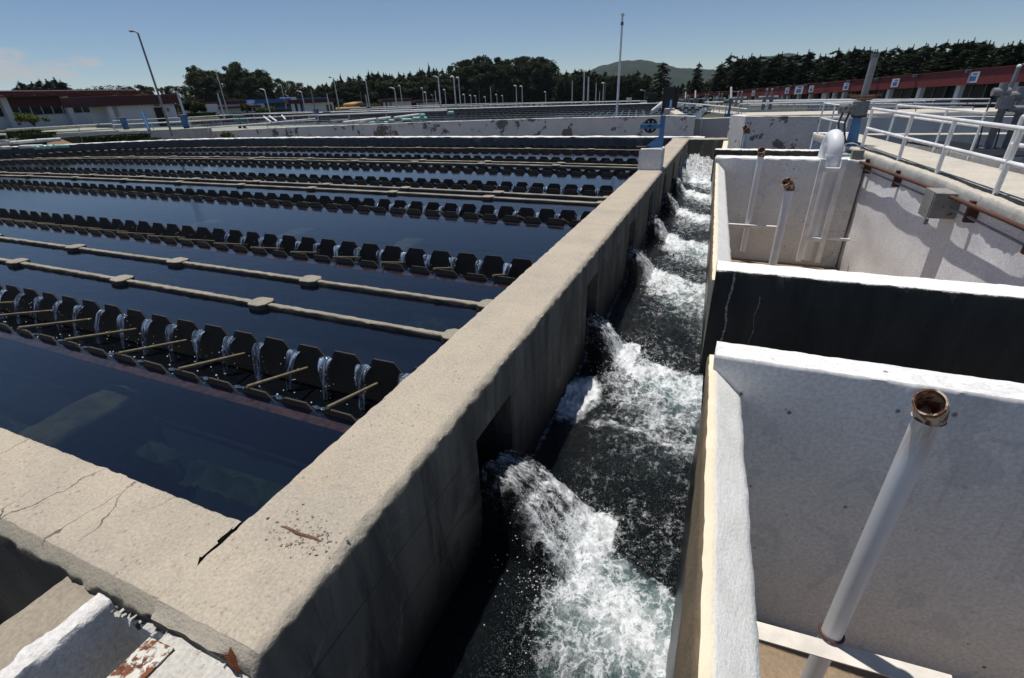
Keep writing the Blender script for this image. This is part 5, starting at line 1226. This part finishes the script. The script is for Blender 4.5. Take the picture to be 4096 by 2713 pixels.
canopy('lower red-fasciaed gallery farther left, beyond the blue valves', 2625, 384, 394, 125., 2862, 372, 384, 88., [(.62, 1.2, .6)], [.55], [.05, .25, .45, .62, .7, .85, .96])
canopy('short dark red gallery end between the two long galleries', 2862, 368, 383, 84., 2922, 368, 380, 82., [], [.3], [.1, .9])

# ================================================================ VEGETATION
def leaves(mb, c, rad, n, size, r, flat=.6, droop=0.):
    for _ in range(n):
        v = Vector((r.gauss(0, 1), r.gauss(0, 1), r.gauss(0, 1))).normalized()*(r.random()**.45)
        p = Vector(c)+Vector((v.x*rad[0], v.y*rad[1], v.z*rad[2]))
        d = Vector((r.uniform(-1, 1), r.uniform(-1, 1), r.uniform(-flat, flat)-droop)).normalized(); e = d.cross(Vector((r.uniform(-1, 1), r.uniform(-1, 1), r.uniform(-1, 1)))).normalized()
        s_ = size*r.uniform(.6, 1.4); mb.add([p-d*s_, p+e*s_*.45, p+d*s_, p-e*s_*.45], [(0, 1, 2, 3)])
def crown_conifer(seed, slim=.20, n=2600, ragged=.5, pw=.8, ls=.021):
    """unit height cone of drooping sprays, with a thin leader and ragged whorls"""
    r = random.Random(seed); mb = MB(); lev = 26
    for i in range(lev):
        t = .06+.92*i/lev; base = slim*(1-t)**pw*(1+.25*math.sin(i*2.1))+.008
        nb = max(4, int(9*(1-t)+3))
        for k in range(nb):
            a = r.uniform(0, 6.28); L = base*r.uniform(1-ragged, 1.12)
            m = int(n/lev/nb)
            for q in range(m):
                u = r.random()**.6; p = Vector((math.cos(a)*L*u, math.sin(a)*L*u, t+.025*(1-u)-.03*u+r.gauss(0, .007)))
                p += Vector((r.gauss(0, .010), r.gauss(0, .010), 0)); d = Vector((math.cos(a)+r.gauss(0, .4), math.sin(a)+r.gauss(0, .4), r.uniform(-.3, .7))).normalized()
                e = d.cross(Vector((r.uniform(-1, 1), r.uniform(-1, 1), r.uniform(-1, 1)))).normalized(); s_ = ls*r.uniform(.6, 1.3)*(1.1-.5*t)
                mb.add([p-d*s_, p+e*s_*.4, p+d*s_, p-e*s_*.4], [(0, 1, 2, 3)])
    for q in range(60): z = r.uniform(.93, 1.02); d = Vector((r.gauss(0, .5), r.gauss(0, .5), 1)).normalized(); p = Vector((0, 0, z)); mb.add([p-d*.016, p+Vector((.004, 0, 0)), p+d*.016, p-Vector((.004, 0, 0))], [(0, 1, 2, 3)])
    return mb
def crown_clumps(seed, clumps, n, size, low=.22):
    r = random.Random(seed); mb = MB()
    for k in range(clumps):
        z = low+(.98-low)*((k+.5)/clumps)**.9; w = .30*math.sin(math.pi*min(1, (z-low)/(1-low)*.86+.12))**.7; a = r.uniform(0, 6.28); q = r.uniform(.2, .95)*w
        rd = r.uniform(.075, .14)*(1.15-.5*z); leaves(mb, (math.cos(a)*q, math.sin(a)*q, min(z, .97-rd*.6)), (rd, rd, rd*.85), n//clumps, size, r)
    return mb
TRUNK = {}
def trunk_mesh(kind):
    mb = MB(); mb.tube([(0, 0, -.08), (.004, 0, .2), (-.004, .004, .5), (.0, 0, .86)], .02, 7, True, [.020, .016, .011, .003]); r = random.Random(3)
    for k in range(9):
        z = .22+.06*k; a = k*2.4; l = .17*(1-z*.6); mb.tube([(0, 0, z), (math.cos(a)*l*.5, math.sin(a)*l*.5, z+.05), (math.cos(a)*l, math.sin(a)*l, z+.12)], .006, 5, True, [.007, .005, .002])
    return mb
PROTO = {}
def proto_tree(kind, v):
    key = (kind, v)
    if key in PROTO: return PROTO[key]
    if kind == 'pine': cr = crown_conifer(v, .17+.02*v, 3200, .45, .7, .026)
    elif kind == 'cyp': cr = crown_conifer(20+v, .22+.03*v, 4600, .30, .5, .026)
    elif kind == 'darkpine': cr = crown_clumps(40+v, 34, 3400, .022, .10)
    elif kind == 'euc': cr = crown_clumps(60+v, 26, 3400, .019, .12)
    elif kind == 'dome': cr = MB(); r = random.Random(v); [leaves(cr, (r.gauss(0, .16), r.gauss(0, .16), .62+r.gauss(0, .06)), (.17, .17, .14), 130, .022, r) for _ in range(20)]
    me = {}
    mat = {'pine': PINE, 'cyp': CYP, 'darkpine': PINE, 'euc': EUC, 'dome': EUC}[kind]
    o = cr.build('crown', mat); t = trunk_mesh(kind).build('trunk', BARK); PROTO[key] = (o.data, t.data); bpy.data.objects.remove(o); bpy.data.objects.remove(t); return PROTO[key]
NAME = {'pine': 'conifer_tree', 'cyp': 'cypress_tree', 'darkpine': 'pine_tree', 'euc': 'broadleaf_tree', 'dome': 'round_tree'}
def tree(kind, v, x, yt, d, wid, lab, group=None, base=None, z0=None):
    cm, tm = proto_tree(kind, v); top = atd((x, yt), d); z0 = gz(top.x, top.y)-.1 if z0 is None else z0; p = Vector((top.x, top.y, z0)); h = top.z-z0
    t = thing(NAME[kind], lab, 'tree', p, group); t.scale = (h*wid, h*wid, h); t.rotation_euler = (random.uniform(-.02, .02), random.uniform(-.02, .02), random.uniform(0, 6.28))
    for nm, me in (('crown', cm), ('trunk', tm)):
        o = bpy.data.objects.new(nm, me); C.objects.link(o); o.parent = t
    return t
def grove(pts, kind, n, d0, d1, wid, desc, group, jy=8, rows=1, z0=None, seed=1, variants=3, lift=0):
    """trees whose tops follow the polyline pts (image x, image y), spread over depths d0..d1"""
    r = random.Random(seed); k = 0; out = []
    for row in range(rows):
        for i in range(n):
            u = (i+.5+r.uniform(-.35, .35)+.5*(row % 2))/n; x = pts[0][0]+(pts[-1][0]-pts[0][0])*u
            for (xa, ya), (xb, yb) in zip(pts, pts[1:]):
                if xa <= x <= xb or (xb == pts[-1][0] and x > xb): y = ya+(yb-ya)*(x-xa)/(xb-xa); break
            d = d0+(d1-d0)*u; out.append((x, y+r.uniform(-jy*.3, jy)+row*lift, d*(1-.07*row)))
    out.sort()
    for k, (x, y, d) in enumerate(out):
        tree(kind, r.randrange(variants), x, y, d, wid*r.uniform(.85, 1.2), '%s, %s from the left' % (desc, ordw(k)), group, z0=z0)
grove([(40, 338), (110, 322), (200, 312), (262, 325)], 'pine', 7, 105, 105, 2.4, 'dark bushy tree above the roof of the white hall', 'trees behind the white hall', 14, seed=2)
grove([(285, 335), (345, 322), (420, 330), (480, 350)], 'dome', 5, 110, 110, 1.9, 'dark dome-shaped tree above the roof of the white hall', 'dome trees behind the white hall', 6, seed=3)
grove([(500, 350), (540, 335), (600, 345), (640, 340), (760, 345)], 'euc', 7, 110, 115, 1.1, 'low dark tree between the white hall and the tall broadleaf clump', 'low trees left of the broadleaf clump', 10, seed=4)
grove([(745, 268), (775, 262), (860, 275), (925, 243), (975, 285), (1030, 276), (1100, 305), (1180, 328), (1240, 345)], 'euc', 14, 118, 128, 1.1, 'tall broadleaf tree in the clump behind the low offices', 'broadleaf clump left of centre', 12, rows=2, lift=22, seed=5)
for k, (x, y) in enumerate(((768, 258), (922, 242), (1038, 274))): tree('euc', k, x, y, 116, 1.0, ['leftmost', 'tallest, middle', 'slimmer right'][k]+' crown standing out of the broadleaf clump', 'broadleaf clump left of centre')
grove([(1200, 345), (1340, 312), (1420, 300), (1480, 290), (1580, 285), (1660, 285), (1720, 275), (1800, 280)], 'pine', 30, 150, 165, 2.0, 'dark conifer in the wood behind the pump sheds', 'conifer wood behind the sheds', 16, rows=3, lift=16, seed=6)
grove([(1170, 352), (1260, 345), (1420, 322), (1560, 305), (1700, 300), (1800, 290)], 'darkpine', 15, 140, 150, 1.5, 'rounded dark tree among the conifers behind the pump sheds', 'rounded trees of the conifer wood', 14, rows=2, lift=18, seed=16)
grove([(2235, 300), (2340, 292), (2450, 300), (2590, 302)], 'darkpine', 9, 140, 135, 1.5, 'rounded dark tree among the conifers below the hill', 'rounded trees below the hill', 12, seed=17)
for k, (x, y) in enumerate(((1362, 297), (1475, 283), (1677, 272), (1712, 255), (1733, 268))): tree('pine', k % 3, x, y, 158, .75, ordw(k)+' spire-topped conifer from the left rising above the wood behind the sheds', 'spire conifers')
grove([(1795, 268), (1830, 245), (1870, 232), (1940, 217), (1990, 228), (2050, 232), (2105, 222), (2165, 218), (2205, 238), (2228, 262)], 'darkpine', 17, 150, 150, 1.05, 'tall dark pine of the central clump', 'central pine clump', 10, rows=2, lift=24, seed=7)
grove([(2225, 290), (2340, 272), (2400, 285), (2470, 292), (2530, 285), (2600, 290)], 'pine', 20, 150, 140, 1.9, 'dark conifer between the central pine clump and the tall mast', 'conifers below the hill', 16, rows=3, lift=14, seed=8)
tree('cyp', 1, 2652, 246, 110, 1.6, 'broad dark fir right of the tall mast, below the hill')
tree('cyp', 0, 2795, 250, 105, 1.1, 'lone pointed fir standing right of the dark panels')
grove([(2690, 340), (2760, 322), (2830, 325), (2870, 312)], 'pine', 10, 120, 105, 2.2, 'low dark conifer beside the pointed fir right of the dark panels', 'low conifers right of the panels', 8, seed=9)
RT = [(2865, 268), (2925, 216), (3000, 220), (3050, 218), (3120, 214), (3215, 212), (3290, 212), (3380, 204), (3462, 192), (3560, 190), (3620, 184), (3700, 182), (3785, 158), (3840, 166), (3900, 165), (3950, 158), (4030, 174), (4120, 160)]
grove(RT, 'cyp', 32, 100, 46, 1.5, 'dark cypress in the row behind the red gallery', 'cypress row behind the red gallery', 12, seed=10)
grove(RT, 'cyp', 26, 92, 42.5, 1.9, 'dark cypress in front of the row behind the red gallery', 'front cypresses behind the red gallery', 40, seed=11, lift=30)
grove([(790, 400), (900, 395), (1100, 385), (1250, 380), (1380, 385), (1500, 400)], 'euc', 9, 104, 125, 1.7, 'mid green rounded tree at the foot of the wood', 'rounded trees at the foot of the wood', 14, seed=12)
grove([(1370, 408), (1450, 402), (1520, 412)], 'dome', 4, 112, 112, 2.2, 'bright green bush between the red-roofed sheds', 'bushes between the sheds', 6, seed=13)
# single bushes and hedges
def bush(name, lab, x, yt, yb, d, w, mat, n, size, stems=True, seed=1, cat='bush', shape=None):
    b = atd((x, yb), d); h = (atd((x, yt), d)-b).z; r = random.Random(seed); t = thing(name, lab, cat, b); mb = MB()
    if stems:
        st = MB()
        for k in range(7): a = k*.9+.2; st.tube([b, b+Vector((math.cos(a)*w*.25, math.sin(a)*w*.15, h*.45)), b+Vector((math.cos(a)*w*.55, math.sin(a)*w*.3, h*.9))], .03, 5, True, [.04, .03, .01])
        st.build('stem', BARK, t)
    for _ in range(16):
        c = b+Vector((r.uniform(-.8, .8)*w, r.uniform(-.4, .4)*w, h*r.uniform(.45, .88))); leaves(mb, c, (w*.30, w*.26, h*.20), n//16, size, r)
    mb.build('foliage', mat, t); return t
bush('shrub', 'spreading yellow-green shrub in front of the white hall', 138, 450, 505, 40, 1.5, LIME, 1500, .10, True, 1)
bush('round_bush', 'round dark green bush between the pump house and the offices', 778, 405, 468, 62, 1.7, HEDGE, 3000, .16, True, 2)
bush('conical_bush', 'small dark green tree in front of the low offices', 990, 418, 456, 62, .8, HEDGE, 1300, .12, True, 3)
bush('weeds', 'dry tufted weed growing at the foot of the peeling wall', 915, 528, 560, 31, .6, LIME, 260, .10, True, 4, 'plant')
bush('low_bush', 'pale green bush before the blue building', 1070, 428, 452, 82, 2.2, LIME, 1400, .16, False, 5)
def hedge(lab, x0, y0, x1, y1, d0, d1, hpx, dep, seed):
    a = atd((x0, y0), d0); b = atd((x1, y1), d1); h = (atd((x0, y0-hpx), d0)-a).z; r = random.Random(seed); t = thing('hedge', lab, 'hedge', a); mb = MB(); L = (b-a).length; n = int(L*420)
    for _ in range(n):
        p = a.lerp(b, r.random())+Vector((0, r.uniform(-dep, dep)*.5, h*(1-r.random()**2.2))); d = Vector((r.uniform(-1, 1), r.uniform(-1, 1), r.uniform(-1, 1))).normalized(); e = d.cross(Vector((r.uniform(-1, 1), r.uniform(-1, 1), r.uniform(-1, 1)))).normalized()
        s_ = .10*r.uniform(.6, 1.3); mb.add([p-d*s_, p+e*s_*.5, p+d*s_, p-e*s_*.5], [(0, 1, 2, 3)])
    mb.build('foliage', HEDGE, t)
    co2 = MB(); co2.bar(a+Vector((0, 0, h*.44)), b+Vector((0, 0, h*.44)), dep*.7, h*.8); co2.build('dark_core', HEDGE, t); return t
hedge('clipped dark hedge beyond the far wall, left of the lamp post', 360, 572, 578, 562, 33.5, 33.0, 25, 1.2, 1)
hedge('low pale grass-green hedge end at the foot of the lamp post', 580, 566, 626, 564, 33, 32.5, 9, .8, 2)
hedge('dark clipped hedge at far left, lower front row', 92, 560, 206, 553, 33.5, 34.0, 24, 1.2, 3)
hedge('dark hedge at far left, behind the front row', -20, 560, 140, 545, 34.5, 35.5, 26, 1.4, 4)
hedge('long dark hedge in front of the low offices', 690, 470, 850, 462, 60, 64, 12, 1.5, 5)
hedge('dark hedge in front of the blue building', 1030, 452, 1162, 446, 84, 88, 10, 1.5, 6)
mb = MB(); a = atd((1345, 440), 110); b = atd((1440, 434), 112); mb.bar(a, b, 3, .9); mb.bar(a+Vector((2, 2, .6)), b+Vector((-2, 2, .8)), 3, 1.2); tag(mb.build('earth_bank', YEL, None, bevel=.3), kind='structure')

# hill beyond
def hillmesh(pts, d, depth, seed, name):
    mb = MB(); N = 160; Rr = 26; xs0, xs1 = pts[0][0], pts[-1][0]
    for i in range(N+1):
        x = xs0+(xs1-xs0)*i/N
        for (xa, ya), (xb, yb) in zip(pts, pts[1:]):
            if xa <= x <= xb: u = (x-xa)/(xb-xa); y = ya+(yb-ya)*(u*u*(3-2*u)); break
        t = atd((x, y), d); g = Vector((t.x, t.y, 0)).normalized()
        for j in range(Rr+1):
            q = j/Rr; off = (q-.5)*depth; hz = t.z*math.sin(math.pi*q)**.8-14*(1-math.sin(math.pi*q)); v = Vector((t.x, t.y, 0))+g*off; n = fbm(v, .012, 5)
            mb.v.append(Vector((v.x, v.y, hz*(1+.05*n)+ (2.2*abs(fbm(v, .09, 2)) if 0 < q < 1 else 0))))
    for i in range(N):
        for j in range(Rr): A = i*(Rr+1)+j; mb.f.append((A, A+Rr+1, A+Rr+2, A+1))
    return tag(mb.build(name, HILLM, None, smooth=180), kind='structure')
def hillmat():
    s = NT('wooded_hill'); c = s.mix(s.ramp(s.noise(.018, 6, .6), .35, .65), (.022, .036, .030), (.040, .052, .040)); c = s.mix(s.ramp(s.noise(.12, 5, .7), .45, .7), c, (.018, .026, .014))  # bluish dark base tones carry part of the distance haze
    return s.end(s.pbr(c, .95, s.bump(s.noise(.11, 6, .7), 1., 5.), spec=.1))
HILLM = hillmat()
hillmesh([(1950, 345), (2180, 310), (2330, 292), (2420, 263), (2500, 245), (2570, 243), (2640, 256), (2720, 275), (2830, 280), (2960, 290), (3300, 330)], 1500, 900, 1, 'hill')
hillmesh([(2850, 320), (2980, 250), (3060, 228), (3150, 216), (3230, 228), (3330, 260), (3600, 330)], 1900, 800, 2, 'hill')

# ================================================================ AIR, LIGHT, WORLD
HAZE = True
if HAZE:
    m = bpy.data.materials.new('thin_haze'); m.use_nodes = True; nt = m.node_tree; nt.nodes.clear(); out = nt.nodes.new('ShaderNodeOutputMaterial'); v = nt.nodes.new('ShaderNodeVolumePrincipled')
    v.inputs['Color'].default_value = (.78, .86, 1, 1); v.inputs['Density'].default_value = .00007; v.inputs['Anisotropy'].default_value = .2; nt.links.new(v.outputs[0], out.inputs['Volume'])
    o = MB().box(-1300, 1900, -60, 2250, -25, 330).build('haze', m); tag(o, kind='stuff')
W = bpy.data.worlds.new('World'); SC.world = W; W.use_nodes = True; nt = W.node_tree; nt.nodes.clear()
EL, AZ = math.radians(77.5), math.radians(-68)               # sun high, to the left and slightly ahead
sd = Vector((math.sin(AZ)*math.cos(EL), math.cos(AZ)*math.cos(EL), math.sin(EL)))
out = nt.nodes.new('ShaderNodeOutputWorld'); bg = nt.nodes.new('ShaderNodeBackground'); sky = nt.nodes.new('ShaderNodeTexSky'); sky.sky_type = 'NISHITA'; sky.sun_disc = False
sky.sun_elevation = EL; sky.sun_rotation = AZ; sky.altitude = 2500; sky.air_density = 1.0; sky.dust_density = .35; sky.ozone_density = 4.0
bg.inputs[1].default_value = .078
def wn(t, **k):
    n = nt.nodes.new(t)
    for a, b in k.items(): setattr(n, a, b)
    return n
tcw = wn('ShaderNodeTexCoord').outputs['Generated']; col = sky.outputs[0]
mpw = wn('ShaderNodeMapping'); nt.links.new(tcw, mpw.inputs[0]); mpw.inputs['Scale'].default_value = (1, 1, 2.2)
nz = wn('ShaderNodeTexNoise'); nt.links.new(mpw.outputs[0], nz.inputs[0]); nz.inputs['Scale'].default_value = 26; nz.inputs['Detail'].default_value = 9; nz.inputs['Roughness'].default_value = .58
for (px, py, wx, wz, am) in ((325, 250, .030, .0105, .75), (70, 285, .070, .020, .55), (0, 213, .026, .012, .6), (230, 240, .012, .004, .25)):
    dv = ray((px, py)).normalized(); sx = Vector((dv.y, -dv.x, 0)).normalized()
    def dotn(vec):
        d = wn('ShaderNodeVectorMath', operation='DOT_PRODUCT'); nt.links.new(tcw, d.inputs[0]); d.inputs[1].default_value = vec; return d.outputs['Value']
    a = wn('ShaderNodeMath', operation='DIVIDE'); nt.links.new(dotn(sx), a.inputs[0]); a.inputs[1].default_value = wx
    b0 = wn('ShaderNodeMath', operation='SUBTRACT'); nt.links.new(dotn((0, 0, 1)), b0.inputs[0]); b0.inputs[1].default_value = dv.z
    b = wn('ShaderNodeMath', operation='DIVIDE'); nt.links.new(b0.outputs[0], b.inputs[0]); b.inputs[1].default_value = wz
    a2 = wn('ShaderNodeMath', operation='POWER'); nt.links.new(a.outputs[0], a2.inputs[0]); a2.inputs[1].default_value = 2
    b2 = wn('ShaderNodeMath', operation='POWER'); nt.links.new(b.outputs[0], b2.inputs[0]); b2.inputs[1].default_value = 2
    s_ = wn('ShaderNodeMath', operation='ADD'); nt.links.new(a2.outputs[0], s_.inputs[0]); nt.links.new(b2.outputs[0], s_.inputs[1])
    f_ = wn('ShaderNodeMath', operation='MULTIPLY_ADD'); nt.links.new(nz.outputs[0], f_.inputs[0]); f_.inputs[1].default_value = 3.2; f_.inputs[2].default_value = -.9
    g_ = wn('ShaderNodeMath', operation='SUBTRACT'); nt.links.new(f_.outputs[0], g_.inputs[0]); nt.links.new(s_.outputs[0], g_.inputs[1])
    mr = wn('ShaderNodeMapRange', interpolation_type='SMOOTHSTEP'); nt.links.new(g_.outputs[0], mr.inputs[0]); mr.inputs[1].default_value = -.15; mr.inputs[2].default_value = .75; mr.inputs[4].default_value = am
    fw_ = wn('ShaderNodeMath', operation='GREATER_THAN'); nt.links.new(dotn(Vector((dv.x, dv.y, 0))), fw_.inputs[0]); fw_.inputs[1].default_value = .3
    mm = wn('ShaderNodeMath', operation='MULTIPLY'); nt.links.new(mr.outputs[0], mm.inputs[0]); nt.links.new(fw_.outputs[0], mm.inputs[1])
    mx = wn('ShaderNodeMix', data_type='RGBA'); nt.links.new(mm.outputs[0], mx.inputs[0]); nt.links.new(col, mx.inputs[6]); mx.inputs[7].default_value = (6.6, 6.2, 6.1, 1); col = mx.outputs[2]
nt.links.new(col, bg.inputs[0]); nt.links.new(bg.outputs[0], out.inputs[0])
sun = bpy.data.lights.new('sun', 'SUN'); sun.energy = 4.5; sun.angle = math.radians(.53); sun.color = (1, .955, .89)
so = bpy.data.objects.new('sun', sun); C.objects.link(so); so.rotation_euler = (-sd).to_track_quat('-Z', 'Y').to_euler()
SC.render.engine = 'CYCLES'
SC.view_settings.view_transform = 'Standard'; SC.view_settings.look = 'None'; SC.view_settings.exposure = 0; SC.view_settings.gamma = 1
